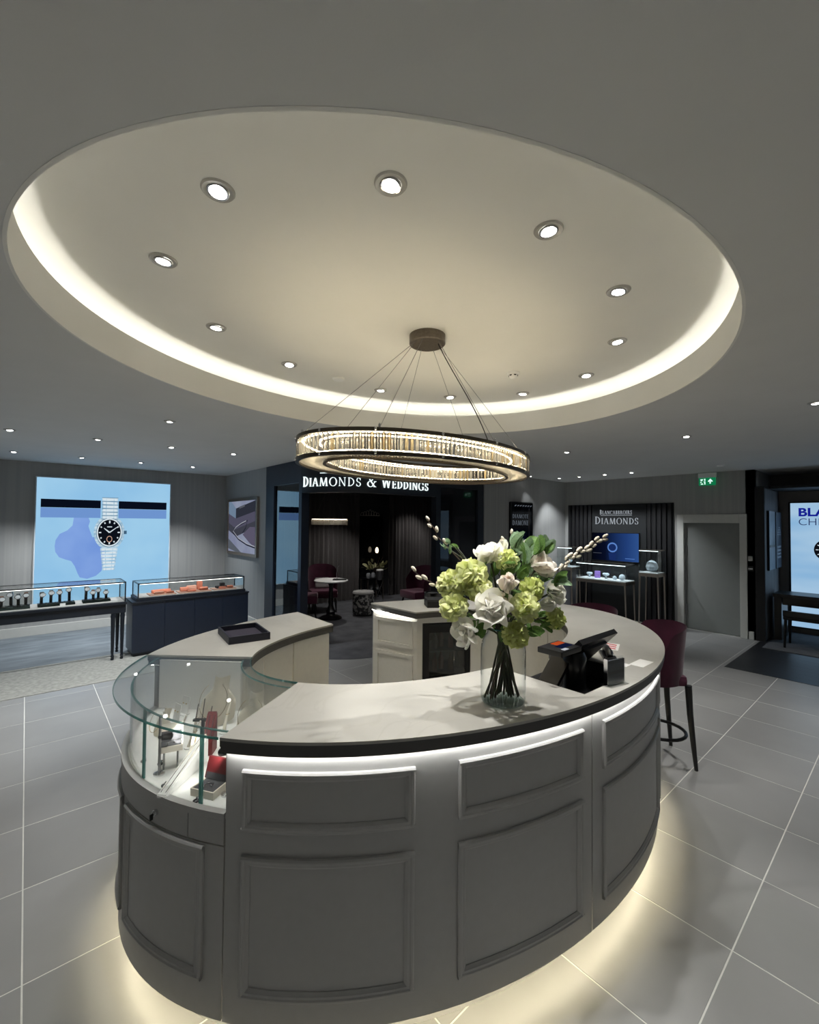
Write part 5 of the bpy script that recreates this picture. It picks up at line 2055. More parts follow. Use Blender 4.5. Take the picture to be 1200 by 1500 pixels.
# ================================================================== SALON FRONT
sf = thing('shopfront', 'dark navy shopfront with a rounded corner and glass panes around the salon', 'shopfront', (3.6, 5.5, 0))
XS, YS = SCX-SR, SCY-SR          # 3.06, 5.13


def facf(s, off=0):
    """path along the front: s metres from the start of the rounded corner"""
    L = SR*pi/2
    if s <= L:
        a_ = pi+s/SR
        return (SCX+(SR+off)*cos(a_), SCY+(SR+off)*sin(a_))
    return (SCX+(s-L), SCY-SR-off)


def fslab(s0, s1, o0, o1, z0, z1, n=None):
    bm_ = bm_new()
    n = n or max(1, int((s1-s0)/.06))
    sweep(bm_, facf, [(o0, z0), (o1, z0), (o1, z1), (o0, z1)], s0, s1, n)
    return bm_


LARC = SR*pi/2
S_END = LARC+(5.02-SCX)
ob('header', fslab(-.001, S_END, -.16, 0, 2.28, ZC-.002), NAVYD, sf, 30)
ob('header', bx(XS, XS+.12, 6.0, 7.25, 2.44, ZC-.002), NAVY, sf)
ob('header', bx(5.02, 6.2, YS, YS+.12, 2.45, ZC-.002), NAVYD, sf)
for q in ((XS, XS+.12, 6.93, 7.245, .004, 2.44), (XS, XS+.12, 5.96, 6.05, .006, 2.44), (XS, XS+.12, 6.05, 6.93, .006, .12)):
    ob('post', bx(*q), NAVY, sf)
for q in ((5.02, 5.12, YS, YS+.12, .006, 2.45), (6.04, 6.2, YS, YS+.12, .006, 2.45), (5.12, 6.04, YS, YS+.12, .006, .12)):
    ob('post', bx(*q), NAVYD, sf)
SMOKE1 = pane('reflective_glass', (.40, .45, .48, 1), 1.0, ior=2.3)
ob('glass_pane', bx(XS+.03, XS+.04, 6.05, 6.93, .12, 2.44), SMOKE1, sf)
SMOKE2 = pane('tinted_glass', (.50, .53, .56, 1), .9, S(70, 72, 78), .12, 1.4)
ob('glass_pane', bx(5.12, 6.04, YS+.03, YS+.04, .12, 2.45), SMOKE2, sf)
# glowing sign
sg = thing('sign', 'glowing white letters reading DIAMONDS & WEDDINGS on the rounded header', 'sign', facf(1.2, .02)+(2.36,))
SIGNW = emis('sign_white', (.86, 1, 1, 1), 1.15)


def place_f(s):
    s = s+.09
    p = facf(s, .001)
    q = facf(s+.01, .001)
    q0 = facf(s-.01, .001)
    ang = atan2(q[1]-q0[1], q[0]-q0[0])
    return Matrix.Translation((p[0], p[1], 2.365)) @ Matrix.Rotation(ang, 4, 'Z')


lettering('DIAMONDS & WEDDINGS', .148, .82, 2.17, place_f, SIGNW, sg)
ob('underline', fslab(.42, 1.60, .001, .016, 2.548, 2.556), SIGNW, sg)

# ================================================================== INSIDE THE SALON
CURT = mat('taupe_curtain', S(108, 103, 102), .85, noise=.06, nscale=30, sheen=.2)


def curtain(x0, x1, y, z0, z1, label, folds):
    bm_ = bm_new()
    n = folds*8
    rows = []
    for z in (z0, z0+.4*(z1-z0), z1):
        rows.append([bm_.verts.new((x0+(x1-x0)*i/n, y+.045*sin(2*pi*folds*i/n)+.012*sin(7.3*i/n*folds), z)) for i in range(n+1)])
    for a, b in zip(rows, rows[1:]):
        for i in range(n):
            bm_.faces.new((a[i], a[i+1], b[i+1], b[i]))
    bmesh.ops.solidify(bm_, geom=bm_.faces[:], thickness=.008)
    t_ = thing('curtain', label, 'curtain', ((x0+x1)/2, y, z0))
    ob('drape', bm_, CURT, t_, 50)
    ob('curtain_track', bx(x0, x1, y-.02, y+.02, z1, 2.6), BLACKM, t_)


curtain(4.2, 6.14, 8.95, .012, 2.55, 'pleated taupe curtain behind the burgundy armchair', 16)
curtain(7.02, 8.75, 8.88, .012, 2.55, 'pleated taupe curtain beside the dressing mirror', 15)
mr_ = thing('dressing_mirror', 'tall dark mirror with a filigree crown between the curtains', 'mirror', (6.58, 9.14, .0))
ob('panel', bx(6.20, 6.98, 9.10, 9.16, .006, 2.02), mat('black_mirror', S(10, 11, 12), .08, noise=.02), mr_)
bm = bm_new()
for k in range(7):
    x = 6.34+.08*k
    h = .10+.10*(1-abs(k-3)/3)
    tube(bm, bez((x-.05, 9.12, 2.03), (x-.05, 9.12, 2.03+h), (x+.05, 9.12, 2.03+h), (x+.05, 9.12, 2.03), 8), .006, 6)
tube(bm, [(6.28, 9.12, 2.03), (6.88, 9.12, 2.03)], .009, 6)
ob('crown', bm, mat('pale_filigree', S(196, 192, 186), .5, noise=.05), mr_, 50)
cs = thing('console_table', 'small dark console with a lower shelf under the foliage', 'table', (6.4, 8.72, 0))
ob('top', bx(6.12, 6.62, 8.55, 8.88, .50, .53, .004), BLACK, cs)
ob('shelf', bx(6.14, 6.60, 8.57, 8.86, .22, .24), BLACK, cs)
for x in (6.14, 6.59):
    for y in (8.57, 8.85):
        ob('leg', bx(x-.012, x+.012, y-.012, y+.012, .005, .50), CHAMP, cs)
for x, z, lab in ((6.22, .531, 'small glass jar on the console top'), (6.36, .531, 'cut glass box on the console top'), (6.30, .241, 'ornamental bowl on the console shelf'), (6.48, .241, 'round glass globe on the console shelf')):
    solo('ornament', bms(lathe, [(0, 0), (.045, 0), (.055, .05), (.045, .10), (.03, .12), (0, .12)], (x, 8.66, z), 18), mat('grey_glass', S(120, 122, 126), .15, noise=.1), lab, 'ornament', None, (x, 8.66, z), 50)
pl = thing('potted_plant', 'dark leafy arrangement on the salon console', 'plant', (6.50, 8.76, .53))
ob('pot', bms(lathe, [(0, 0), (.05, 0), (.065, .12), (.055, .12), (.045, .02), (0, .02)], (6.50, 8.76, .53), 18), BLACK, pl, 50)
LEAFD = mat('olive_leaf', S(104, 104, 62), .6, col2=S(150, 146, 104), nscale=8)
lme = mesh_of('leaf', leaf_bm(), LEAFD, 60)
for k in range(26):
    a_ = random.uniform(0, 6.28)
    d = Vector((cos(a_)*1.2, sin(a_)*.5, random.uniform(.2, 1.1))).normalized()
    L = random.uniform(.10, .32)
    o_ = link('leaf', lme, pl)
    s = random.uniform(.10, .17)
    o_.matrix_local = Matrix.Translation(Vector((0, 0, .12))+d*L) @ frame(d) @ Matrix.Rotation(random.uniform(0, 6.28), 4, 'Z') @ Matrix.Diagonal((s, s, s, 1))
bm = bm_new()
for k in range(9):
    a_ = k*.7
    tube(bm, [(6.50, 8.76, .63), (6.50+.25*cos(a_), 8.76+.10*sin(a_), .80+.03*k)], .004, 5)
ob('stem', bm, TWIG, pl)
# candle-shaped lamp
t = thing('table_lamp', 'small glowing flame-shaped lamp beside the mirror', 'lamp', (6.68, 8.95, 0))
ob('stand', bms(tube, [(6.68, 8.95, .006), (6.68, 8.95, 1.09)], .008, 8), BLACK, t)
ob('foot', bms(lathe, [(0, 0), (.07, 0), (.06, .015), (0, .02)], (6.68, 8.95, .006), 20), BLACK, t, 40)
ob('glass_shade', bms(lathe, [(0, 0), (.03, .01), (.042, .05), (.038, .10), (.02, .14), (0, .15)], (6.68, 8.95, 1.09), 18), emis('warm_bulb', (1, .82, .58, 1), 2.2), t, 50)
# champagne bucket on a crossed stand
t = thing('ice_bucket', 'silver champagne bucket on a slender crossed stand', 'bucket', (6.36, 8.40, 0))
ob('bucket', bms(lathe, [(0, .50), (.055, .50), (.075, .56), (.085, .72), (.078, .72), (.068, .57), (0, .52)], (6.36, 8.40, 0), 20), STEEL, t, 40)
ob('cloth', bms(lathe, [(.086, .715), (.09, .735), (.06, .75), (.02, .73), (0, .735)], (6.36, 8.40, 0), 16), PADM, t, 50)
for s in (-1, 1):
    ob('stand_leg', bms(tube, bez((6.36-.085*s*.76, 8.40+.085*s*.65, .66), (6.36-.10*s*.76, 8.40+.1*s*.65, .40), (6.36+.02*s*.76, 8.40-.02*s*.65, .3), (6.36+.09*s*.76, 8.40-.09*s*.65, .006), 10), .009, 6), STEEL, t, 60)
# pouf
POUFM = mat('patterned_fabric', S(38, 38, 42), .85, col2=S(150, 148, 146), nscale=16, detail=6)
r_ = POUFM.node_tree.nodes
for n_ in r_:
    if n_.type == 'VALTORGB':
        n_.color_ramp.elements[0].position = .46
        n_.color_ramp.elements[1].position = .56
pf = thing('pouf', 'round pouf in black and silver patterned fabric with a plain top', 'pouf', (5.16, 7.35, 0))
ob('side', bms(lathe, [(0, .03), (.20, .03), (.215, .06), (.215, .38), (.205, .42), (0, .42)], (5.16, 7.35, .005), 32), POUFM, pf, 40)
ob('seat_pad', bms(lathe, [(0, .42), (.205, .42), (.22, .44), (.205, .47), (.1, .485), (0, .488)], (5.16, 7.35, .005), 32), mat('silver_grey_fabric', S(150, 148, 146), .85, noise=.12, nscale=18), pf, 50)
ob('base', bms(lathe, [(0, 0), (.195, 0), (.195, .03), (0, .03)], (5.16, 7.35, .005), 28), BLACK, pf)
# round table
rt = thing('pedestal_table', 'round white table on a black turned pedestal in the salon', 'table', (4.47, 7.45, 0))
ob('top', bms(lathe, [(0, .715), (.31, .715), (.325, .725), (.325, .738), (.315, .745), (0, .745)], (4.47, 7.45, 0), 40), WHITE, rt, 40)
ob('pedestal', bms(lathe, [(0, .0), (.21, .0), (.215, .02), (.16, .05), (.09, .07), (.08, .10), (.10, .14), (.07, .18), (.045, .26), (.04, .62), (.06, .68), (.09, .715), (0, .715)], (4.47, 7.45, .005), 28), BLACK, rt, 40)
t = thing('tablet_stand', 'dark tablet stand with a thin curved arm on the white table', 'stand', (4.60, 7.34, .745), R(-40))
ob('plate', bx(-.13, .13, -.07, .07, 0, .018, .004), BLACK, t, world=False)
ob('arm', bms(tube, [(-.06, .02, .018), (-.07, .02, .12), (-.05, .02, .24), (-.02, .02, .27)], .008, 8), CHROME, t, 60, world=False)


def armchair(x, y, rz, label):
    t_ = thing('armchair', label, 'chair', (x, y, 0), rz)
    ob('seat', bx(-.27, .27, -.27, .25, .30, .46, .04), VELVET, t_, 50, world=False)
    def f(u, v):
        a_ = R(100*u)
        r_ = .29+.03*v
        return (r_*sin(a_), -.02+r_*cos(a_), .34+(.62-.30*abs(u)**3)*v)
    bm_ = bm_new()
    patch(bm_, f, 20, 6)
    bmesh.ops.solidify(bm_, geom=bm_.faces[:], thickness=.06)
    ob('backrest', bm_, VELVET, t_, 50, world=False)
    for sx in (-1, 1):
        for sy_ in (-1, 1):
            ob('leg', bms(tube, [(sx*.22, sy_*.20, .31), (sx*.235, sy_*.23, .15), (sx*.24, sy_*.25, .005)], [.022, .019, .013], 8), BLACK, t_, 60, world=False)
    return t_


armchair(4.72, 8.20, R(-20), 'burgundy velvet armchair facing the round white table')
armchair(4.10, 7.85, R(60), 'burgundy velvet armchair half hidden by the shopfront post')
armchair(6.20, 6.88, R(-95), 'dark burgundy armchair behind the black boxes')
solo('cushion', bms(lambda b: box(b, -.15, .15, -.04, .04, 0, .22, .03)), mat('grey_scatter_cushion', S(150, 146, 146), .85, noise=.1, nscale=14), 'grey scatter cushion leaning in the burgundy armchair', 'cushion')
o = [q for q in bpy.data.objects if q.name.startswith('cushion') and q.parent is None][-1]
o.location = (4.76, 8.29, .462)
o.rotation_euler = (R(-12), 0, R(-20))
# salon chandelier
sc = thing('chandelier', 'small round crystal chandelier hanging in the salon', 'chandelier', (4.46, 7.52, 1.80))
ob('top_ring', bms(lathe, [(.30, .115), (.345, .115), (.345, .13), (.30, .13), (.30, .115)], (4.46, 7.52, 1.80), 40), CHAMP, sc, 30)
ob('light_ring', bms(lathe, [(.31, .104), (.33, .104), (.33, .112), (.31, .112), (.31, .104)], (4.46, 7.52, 1.80), 40), emis('salon_strip', (1, .85, .65, 1), 7), sc)
bm = bm_new()
for k in range(72):
    a_ = 2*pi*k/72
    b2 = bm_new()
    rod(b2, .022, .11, .005)
    b2.transform(Matrix.Translation((4.46+.34*cos(a_), 7.52+.34*sin(a_), 1.80)) @ Matrix.Rotation(a_+pi/2, 4, 'Z'))
    me_ = bpy.data.meshes.new('tmp')
    b2.to_mesh(me_)
    bm.from_mesh(me_)
    bpy.data.meshes.remove(me_)
    b2.free()
o = ob('crystal_drops', bm, CRYS, sc)
o['kind'] = 'stuff'
for a_ in (0, 2.1, 4.2):
    ob('suspension_wire', bms(tube, [(4.46+.33*cos(a_), 7.52+.33*sin(a_), 1.93), (4.46, 7.52, 2.6)], .002, 5), STEEL, sc)
downlight(3.93, 5.98, 2.6, 'small downlight inside the salon above the rounded entrance', 'z', 34, None, 85, .9)
downlight(5.40, 5.75, 2.6, 'small downlight inside the salon behind the glass pane', 'z', 30, None, 85, .9)
downlight(5.2, 7.9, 2.6, 'downlight deep in the salon over the pouf', 'z', 75, None, 110, .9)
downlight(7.6, 8.2, 2.6, 'downlight deep in the salon before the second curtain', 'z', 50, None, 110, .9)
for o in bpy.data.objects:
    if o.get('group') == 'z':
        del o['group']

# ================================================================== DARK POSTER ON THE GREY WALL
po = thing('poster', 'narrow dark glossy poster with doubled lettering on the grey wall', 'poster', (7.31, 5.10, 1.0))
PSTR = mat('black_gloss_poster', S(9, 13, 20), .12, noise=.1, nscale=4)
ob('board', bx(6.98, 7.66, 5.095, 5.13, .95, 2.27, .004), PSTR, po)
bm = bm_new()
for q in ((6.95, 6.98, .95, 2.27), (7.66, 7.68, .95, 2.27), (6.98, 7.66, 2.26, 2.28), (6.98, 7.66, .93, .952)):
    box(bm, q[0], q[1], 5.085, 5.13, q[2], q[3])
ob('frame', bm, BLACK, po)
ob('inner_line', bx(7.56, 7.568, 5.0935, 5.095, .97, 2.16), CHAMP, po)
LETD = emis('poster_letters', S(150, 160, 172), .35)
lettering('DIAMOTE', .075, 1, .52, lambda s: Matrix.Translation((7.02+s, 5.0945, 1.965)), LETD, po, depth=.02)
lettering('DAMONE', .09, 1, .52, lambda s: Matrix.Translation((7.02+s, 5.0945, 1.83)), LETD, po, depth=.02)
bm = bm_new()
for k in range(7):
    x = 7.08+.085*k
    px_plane(bm, [(x, 2.19), (x+.05, 2.205), (x+.07, 2.225), (x+.02, 2.215)], 5.095)
ob('sparkle_print', bm, LETD, po)
ob('blue_print', bms(px_plane, circ(7.3, 1.42, .20, .17, 20), 5.095), emis('deep_blue_print', S(14, 28, 66), .6), po)

# ================================================================== DIAMOND DISPLAY WALL
dw = thing('display_wall', 'tall black display wall with slatted sides and a lit brand sign', 'display wall', (8.97, 4.0, 0))
DW = mat('black_green_panel', S(8, 13, 16), .55, noise=.1, nscale=5)
ob('back_board', bx(8.965, 9.0, 2.96, 5.04, .004, 2.27), mat('black_back_board', S(9, 11, 16), .6, noise=.1), dw)
ob('center_panel', bx(8.935, 8.965, 3.42, 4.48, .004, 2.262), DW, dw)
SLAT = mat('black_slat', S(13, 13, 16), .5, noise=.15, nscale=6, stretch=(6, 6, .5))
for y0, y1, n in ((4.49, 5.035, 6), (2.965, 3.41, 5)):
    for k in range(n):
        w = (y1-y0)/n
        ob('slat', bx(8.925, 8.965, y0+w*k+w*.18, y0+w*k+w*.82, .004, 2.262, .004), SLAT, dw)
sg2 = thing('sign', 'silver letters reading DIAMONDS under a smaller brand line on the black display wall', 'sign', (8.935, 4.0, 1.86))
LET2 = mat('silver_letters', S(225, 228, 232), .3, metal=.4, noise=.02)
LET2E = emis('lit_silver', S(196, 204, 212), .6)
rotl = Matrix.Rotation(R(-90), 4, 'Z')
lettering('DIAMONDS', .155, .80, .86, lambda s: Matrix.Translation((8.934, 4.42-s, 1.865)) @ rotl, LET2E, sg2, depth=.08)
lettering('BLANCABBROIRS', .092, .78, .64, lambda s: Matrix.Translation((8.934, 4.32-s, 2.065)) @ rotl, LET2E, sg2, depth=.08)
ob('underline', bx(8.926, 8.934, 3.68, 4.30, 2.040, 2.048), LET2E, sg2)
tv = thing('television', 'dark blue screen with a sparkling jewel on the black display wall', 'screen', (8.93, 4.01, 1.12))
ob('bezel', bx(8.905, 8.934, 3.53, 4.49, 1.12, 1.70, .003), BLACK, tv)
TVM = emis('tv_blue', S(6, 10, 28), .9)
tn = TVM.node_tree
te = [n for n in tn.nodes if n.type == 'EMISSION'][0]
tcc, tsx, tmr, trp = (tn.nodes.new(q) for q in ('ShaderNodeTexCoord', 'ShaderNodeSeparateXYZ', 'ShaderNodeMapRange', 'ShaderNodeValToRGB'))
tmr.inputs['From Min'].default_value, tmr.inputs['From Max'].default_value = .465, -.465
for pos, c_ in ((.0, S(3, 5, 12)), (.30, S(8, 14, 36))):
    e_ = trp.color_ramp.elements[0 if pos == 0 else 1]
    e_.position, e_.color = pos, c_
for pos, c_ in ((.75, S(32, 60, 116)), (1.0, S(46, 80, 138))):
    e_ = trp.color_ramp.elements.new(pos)
    e_.color = c_
tn.links.new(tcc.outputs['Object'], tsx.inputs[0])
tn.links.new(tsx.outputs['Y'], tmr.inputs['Value'])
tn.links.new(tmr.outputs[0], trp.inputs[0])
tn.links.new(trp.outputs[0], te.inputs[0])
ob('screen', bx(8.9035, 8.905, 3.545, 4.475, 1.135, 1.685), TVM, tv)


def front_plane(pts, x, t_=.0012):
    bm_ = bm_new()
    side_plane(bm_, pts, x, t_)
    return bm_


JE = emis('tv_jewel', S(90, 130, 200), .9)
JD = emis('tv_jewel_dark', S(24, 44, 96), .9)
ob('jewel_picture', front_plane([(4.05+.10*cos(R(k*22.5)), 1.40+.10*sin(R(k*22.5))) for k in range(16)], 8.9035), JE, tv)
ob('jewel_picture', front_plane([(4.05+.075*cos(R(k*22.5)), 1.40+.07*sin(R(k*22.5))) for k in range(16)], 8.902), JD, tv)
ob('jewel_picture', front_plane([(4.11, 1.15), (3.99, 1.15), (3.97, 1.29), (4.13, 1.29)], 8.9035), JD, tv)
ob('caption_line', front_plane([(3.80, 1.185), (3.62, 1.185), (3.62, 1.195), (3.80, 1.195)], 8.9035), JE, tv)
ob('caption_line', front_plane([(4.45, 1.27), (4.27, 1.27), (4.27, 1.28), (4.45, 1.28)], 8.9035), emis('tv_grey', S(70, 74, 84), .9), tv)

ICE = emis('icy_light_bar', (.80, .96, 1, 1), 3.5)
ICEF = mat('pale_display_base', S(214, 222, 226), .6, noise=.03)


def vitrine(x0, x1, y0, y1, zt, zg, label, cab=False, lw=.018):
    """glass box on a slim champagne-metal stand"""
    t_ = thing('vitrine', label, 'display case', ((x0+x1)/2, (y0+y1)/2, 0))
    ob('table_frame', bx(x0, x1, y0, y1, zt-.06, zt, .004), CHAMP, t_)
    for x in (x0+lw, x1-lw):
        for y in (y0+lw, y1-lw):
            dx = .03 if x > (x0+x1)/2 else -.03
            dy = .02 if y > (y0+y1)/2 else -.02
            ob('leg', bms(tube, [(x, y, zt-.06), (x+dx*.0, y+dy, .004)], [lw, lw*.6], 8), CHAMP, t_, 60)
    ob('display_floor', bx(x0+.01, x1-.01, y0+.01, y1-.01, zt, zt+.012), ICEF, t_)
    for q in ((x0+.004, x0+.008, y0+.008, y1-.008), (x1-.008, x1-.004, y0+.008, y1-.008), (x0+.008, x1-.008, y0+.004, y0+.008), (x0+.008, x1-.008, y1-.008, y1-.004)):
        ob('glass_pane', bx(q[0], q[1], q[2], q[3], zt+.012, zg-.012), GLASS, t_)
    bm_ = bm_new()
    for q in ((x0, x0+.03, y0, y1), (x1-.012, x1, y0, y1), (x0+.03, x1-.012, y0, y0+.012), (x0+.03, x1-.012, y1-.012, y1)):
        box(bm_, q[0], q[1], q[2], q[3], zg-.012, zg)
    ob('top_frame', bm_, CHAMP, t_)
    ob('top_glass', bx(x0+.03, x1-.012, y0+.012, y1-.012, zg-.008, zg-.003), GLASS, t_)
    ob('light_bar', bx(x0+.006, x0+.026, y0+.012, y1-.012, zg-.020, zg-.0125), ICE, t_)
    if cab:
        ob('cupboard', bx(x0+.05, x1-.02, y0+.05, y1-.05, .10, zt-.06), mat('mid_grey_panel', S(86, 88, 92), .5, noise=.04), t_)
    return t_


vitrine(8.40, 8.82, 3.58, 4.56, .78, 1.10, 'wide glass vitrine of jewels on champagne legs before the dark screen')
vitrine(8.52, 8.86, 3.06, 3.40, .98, 1.40, 'tall square glass vitrine on champagne legs near the grey door')
vitrine(8.46, 8.82, 4.68, 5.02, .97, 1.38, 'tall square glass vitrine in the wall corner behind the bouquet', True)
CRY = mat('icy_crystal', S(190, 205, 215), .08, noise=.2, nscale=20, spec=.8)
VIO = mat('violet_crystal', S(150, 120, 200), .1, noise=.2, nscale=20, spec=.8)


def jewel(x, y, z, s, label, m_, kind):
    t_ = thing('jewel_stand', label, 'jewellery', (x, y, z), 0, None)
    ob('pad', bms(lathe, [(0, 0), (.05*s, 0), (.045*s, .008), (0, .01)], (x, y, z), 16), ICEF, t_, 40)
    bm_ = bm_new()
    if kind == 0:
        lathe(bm_, [(.030*s, .05*s), (.045*s, .06*s), (.05*s, .075*s), (.042*s, .09*s), (.028*s, .095*s)], (x, y, z), 10)
        lathe(bm_, [(0, .01), (.02*s, .012), (.012*s, .05*s), (0, .05*s)], (x, y, z), 8)
    elif kind == 1:
        obox(bm_, (x, y, z+.01+.055*s), (.012*s, .006*s, 0), (-.02*s, .038*s, 0), (0, 0, .055*s))
        bmesh.ops.bevel(bm_, geom=bm_.edges[:], offset=.006*s, segments=1, affect='EDGES')
    else:
        lathe(bm_, [(0, .01), (.045*s, .02*s), (.055*s, .05*s), (.045*s, .085*s), (.02*s, .105*s), (0, .11*s)], (x, y, z), 8)
    ob('jewel', bm_, m_, t_)
    return t_


for y, k, m_, s, lab in ((4.36, 0, CRY, 1.2, 'clear crystal bird-like stand at the end of the wide vitrine'), (4.20, 1, VIO, 1.25, 'violet crystal block in the wide vitrine'), (4.03, 0, CRY, 1.3, 'clear crystal swirl in the middle of the wide vitrine'), (3.86, 2, CRY, .75, 'small crystal ball in the wide vitrine'), (3.72, 2, CRY, 1.15, 'large crystal dome at the door end of the wide vitrine')):
    jewel(8.58, y, .792, s, lab, m_, k)
jewel(8.69, 3.23, .992, 2.0, 'tall crystal bust alone in the square vitrine near the door', CRY, 2)
jewel(8.64, 4.85, .982, 1.6, 'crystal piece alone in the corner vitrine', CRY, 0)
l = spot('vitrine_light', (8.43, 4.07, 1.08), (8.62, 4.07, .8), .8, 140, .8, (.8, .95, 1), .05)

# ================================================================== EXIT SIGN, SWITCHES
ex = thing('exit_sign', 'green running-man exit sign with an upward arrow under the ceiling', 'sign', (8.90, 2.405, 2.55))
ob('housing', bx(8.885, 8.925, 2.27, 2.54, 2.685, 2.765, .004), WHITE, ex)
ob('plate', bx(8.895, 8.912, 2.28, 2.53, 2.55, 2.685), emis('exit_green', S(16, 120, 74), .8), ex)
EXW = emis('exit_white', S(214, 255, 236), 1.0)


def exp_(u, v):
    return (2.53-.25*u, 2.55+.135*v)


bm = bm_new()
side_plane(bm, [exp_(*q) for q in ((.64, .2), (.72, .2), (.72, .50), (.80, .42), (.84, .52), (.69, .86), (.54, .52), (.58, .42), (.64, .50))], 8.895)
ob('arrow', bm, EXW, ex)
bm = bm_new()
for pts_ in (((.10, .82), (.26, .82), (.24, .66), (.18, .58), (.10, .62)), ((.32, .86), (.40, .86), (.40, .58), (.32, .60)), ((.10, .50), (.18, .50), (.14, .34), (.10, .30)), ((.28, .50), (.40, .52), (.40, .12), (.33, .12), (.33, .36)), ((.10, .12), (.28, .12), (.20, .34))):
    side_plane(bm, [exp_(*q) for q in pts_], 8.895)
ob('running_man', bm, EXW, ex)
t = thing('wall_panel', 'small dark control panel with white keys beside the grey door', 'switch', (8.99, 1.83, 1.11))
ob('housing', bx(8.985, 9.0, 1.79, 1.868, 1.115, 1.195, .003), BLACK, t)
for k in range(3):
    ob('key', bx(8.983, 8.986, 1.80+.02*k, 1.816+.02*k, 1.14, 1.165), WHITE, t)
t = thing('wall_plate', 'pale grey wall plate above the dark control panel', 'switch', (8.99, 1.84, 1.28))
ob('plate', bx(8.992, 9.0, 1.80, 1.86, 1.28, 1.36, .002), TRIM, t)
ob('grille', bx(8.990, 8.992, 1.81, 1.85, 1.30, 1.34), STEEL, t)

# ================================================================== ALCOVE
struct('trim_3', bx(8.985, 9.03, 1.64, 1.765, 0, 2.5, .003), BLACKM)
struct('trim_4', bx(9.03, 10.2, 1.655, 1.765, .003, 2.47), stripes(mat('grey_wood_panel', S(128, 124, 124), .6), (14, 14, .3), 1.8, S(116, 112, 112), S(140, 136, 136)))
GP = thing('wall_pictures', 'pair of overlapping blue-grey pictures on the alcove side wall', 'picture', (9.6, 1.64, 1.1))
ES2 = .16
ob('panel', bx(9.24, 9.70, 1.625, 1.655, 1.12, 2.11), BLACK, GP)
ob('panel', bx(9.70, 10.14, 1.615, 1.655, 1.13, 2.10), BLACK, GP)
PICM = mat('blue_grey_photo', S(92, 104, 124), .3, col2=S(168, 180, 198), nscale=3)
PICM2 = mat('steel_photo', S(84, 92, 108), .3, col2=S(132, 142, 158), nscale=4)
ob('picture_print', bx(9.25, 9.69, 1.6235, 1.625, 1.13, 2.10), PICM, GP)
ob('picture_print', bx(9.71, 10.13, 1.6135, 1.615, 1.14, 2.09), PICM2, GP)
bm = bm_new()
for k in range(4):
    box(bm, 9.78, 10.08, 1.61, 1.6135, 1.30+.06*k, 1.335+.06*k)
    box(bm, 9.78+.03*k, 10.08-.03*k, 1.61, 1.6135, 1.70+.04*k, 1.72+.04*k)
ob('print_bands', bm, mat('pale_print', S(190, 198, 210), .4, noise=.1), GP)
bm = bm_new()
box(bm, 9.26, 9.68, 1.62, 1.6235, 1.50, 1.54)
ob('print_bands', bm, BLACK, GP)
lb2 = thing('light_box', 'tall backlit poster with blue lettering BLA over CHE in the alcove', 'light box', (10.18, 1.0, .1))
ob('casing', bx(10.15, 10.2, -.35, 1.52, .10, 2.28, .004), BLACKM, lb2)
ob('poster', bx(10.149, 10.15, -.33, 1.49, .12, 2.26), emis_noise('poster_ice', S(150, 196, 236), S(196, 226, 248), E_SCREEN*.95, .9, (1, .5, 1.6)), lb2)
mb = plain_text('BLA', .19, emis('print_royal_blue', S(22, 34, 150), .8), .006)
o = link('lettering', mb, lb2)
rotv = Matrix(((0, 0, -1, 0), (-1, 0, 0, 0), (0, 1, 0, 0), (0, 0, 0, 1)))
o.matrix_local = wmat(lb2).inverted() @ Matrix.Translation((10.147, 1.39, 2.035)) @ rotv @ Matrix.Diagonal((1.12, 1.02, 1, 1))
mb = plain_text('CHE', .175, emis('print_navy', S(40, 52, 96), .8), -.002)
o = link('lettering', mb, lb2)
o.matrix_local = wmat(lb2).inverted() @ Matrix.Translation((10.147, 1.39, 1.875)) @ rotv
bm = bm_new()
side_plane(bm, [(1.0+.19*cos(R(k*12)), 1.46+.19*sin(R(k*12))) for k in range(30)], 10.149)
ob('watch_picture', bm, emis('print_watch_black', S(14, 16, 22), .8), lb2)
bm = bm_new()
for k in range(12):
    a_ = R(30*k)
    side_plane(bm, [(1.0+cos(a_)*.13-sin(a_)*.006, 1.46+sin(a_)*.13+cos(a_)*.006), (1.0+cos(a_)*.165-sin(a_)*.006, 1.46+sin(a_)*.165+cos(a_)*.006), (1.0+cos(a_)*.165+sin(a_)*.006, 1.46+sin(a_)*.165-cos(a_)*.006), (1.0+cos(a_)*.13+sin(a_)*.006, 1.46+sin(a_)*.13-cos(a_)*.006)], 10.1475)
ob('watch_picture', bm, PWH, lb2)
dk = thing('desk', 'black desk with slab legs in front of the alcove light box', 'desk', (9.5, .7, 0))
ob('top', bx(9.28, 9.82, -.25, 1.60, .70, .755, .004), DARKW, dk)
ob('apron', bx(9.32, 9.78, -.15, 1.48, .58, .70), DARKW, dk)
ob('slab_leg', bx(9.30, 9.80, 1.49, 1.585, .011, .70), DARKW, dk)
ob('slab_leg', bx(9.30, 9.80, -.235, -.14, .011, .70), DARKW, dk)
RUG = mat('grey_rug', S(98, 100, 104), .95, bump=.4, bscale=200, noise=.12, nscale=10)
solo('rug', bx(8.50, 10.12, -1.2, 1.60, .003, .011), RUG, 'flat grey rug under the black desk in the alcove', 'rug', None, (9.3, .2, .003))
ch2 = thing('desk_chair', 'low black wooden chair drawn up to the alcove desk', 'chair', (8.98, 1.15, .011), R(90))
for sx in (-1, 1):
    for sy_ in (-1, 1):
        ob('leg', bms(tube, [(sx*.21, sy_*.19, .44), (sx*.225, sy_*.215, 0)], [.02, .015], 8), BLACK, ch2, 60, world=False)
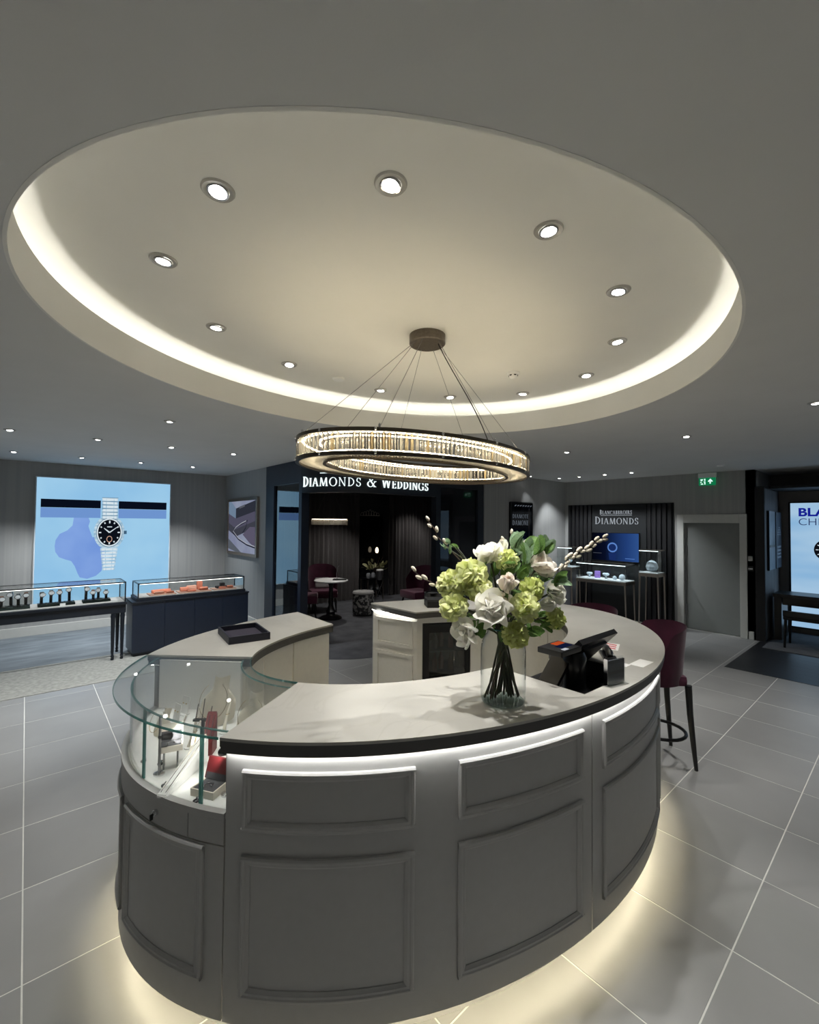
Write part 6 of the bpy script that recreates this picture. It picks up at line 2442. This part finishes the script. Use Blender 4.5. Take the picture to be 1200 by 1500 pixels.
ob('seat', bx(-.24, .24, -.22, .22, .42, .47, .012), BLACKM, ch2, world=False)
ob('arm_rail', bx(-.26, -.21, -.22, .22, .47, .51, .008), BLACK, ch2, world=False)
ob('back_rail', bx(-.24, .24, .19, .235, .47, .56, .01), BLACK, ch2, world=False)

# ================================================================== BAR STOOLS
def bar_stool(x, y, rz, label):
    t_ = thing('bar_stool', label, 'stool', (x, y, 0), rz)
    # seat faces -y in local space, the back is at +y
    ob('seat', bms(lambda b: box(b, -.185, .185, -.19, .17, .615, .70, .035)), VELVET, t_, 50, world=False)
    def f(u, v):
        a_ = R(98*u)
        e = abs(u)**2.6
        r_ = .225+.035*v
        top = .44-.08*e-.16*max(0, abs(u)-.8)/.2
        return (r_*1.03*sin(a_), -.02+r_*cos(a_)-.02, .625+top*v)
    bm_ = bm_new()
    patch(bm_, f, 24, 8)
    bmesh.ops.solidify(bm_, geom=bm_.faces[:], thickness=-.055)
    es = [e for e in bm_.edges if e.calc_face_angle(0) > 1.2]
    bmesh.ops.bevel(bm_, geom=es, offset=.018, segments=3, affect='EDGES')
    ob('backrest', bm_, VELVET, t_, 60, world=False)
    for sx in (-1, 1):
        ob('leg', bms(tube, [(sx*.175, -.16, .63), (sx*.18, -.175, .35), (sx*.185, -.20, 0)], [.024, .021, .014], 8), BLACK, t_, 60, world=False)
        ob('leg', bms(tube, [(sx*.175, .17, .63), (sx*.178, .18, .42), (sx*.186, .20, .18), (sx*.192, .215, 0)], [.026, .023, .019, .014], 8), BLACK, t_, 60, world=False)
    bm_ = bm_new()
    pts_ = [(.19*cos(R(a_)), .03+(.19 if sin(R(a_)) > 0 else .215)*sin(R(a_)), .215) for a_ in range(0, 361, 15)]
    tube(bm_, pts_, .013, 8)
    ob('foot_ring', bm_, BLACK, t_, 60, world=False)
    return t_


bar_stool(3.86, 1.42, R(-136), 'burgundy velvet bar stool with black legs standing clear of the counter curve')
bar_stool(4.13, 2.10, R(-95), 'burgundy bar stool mostly hidden behind the far curve of the counter')
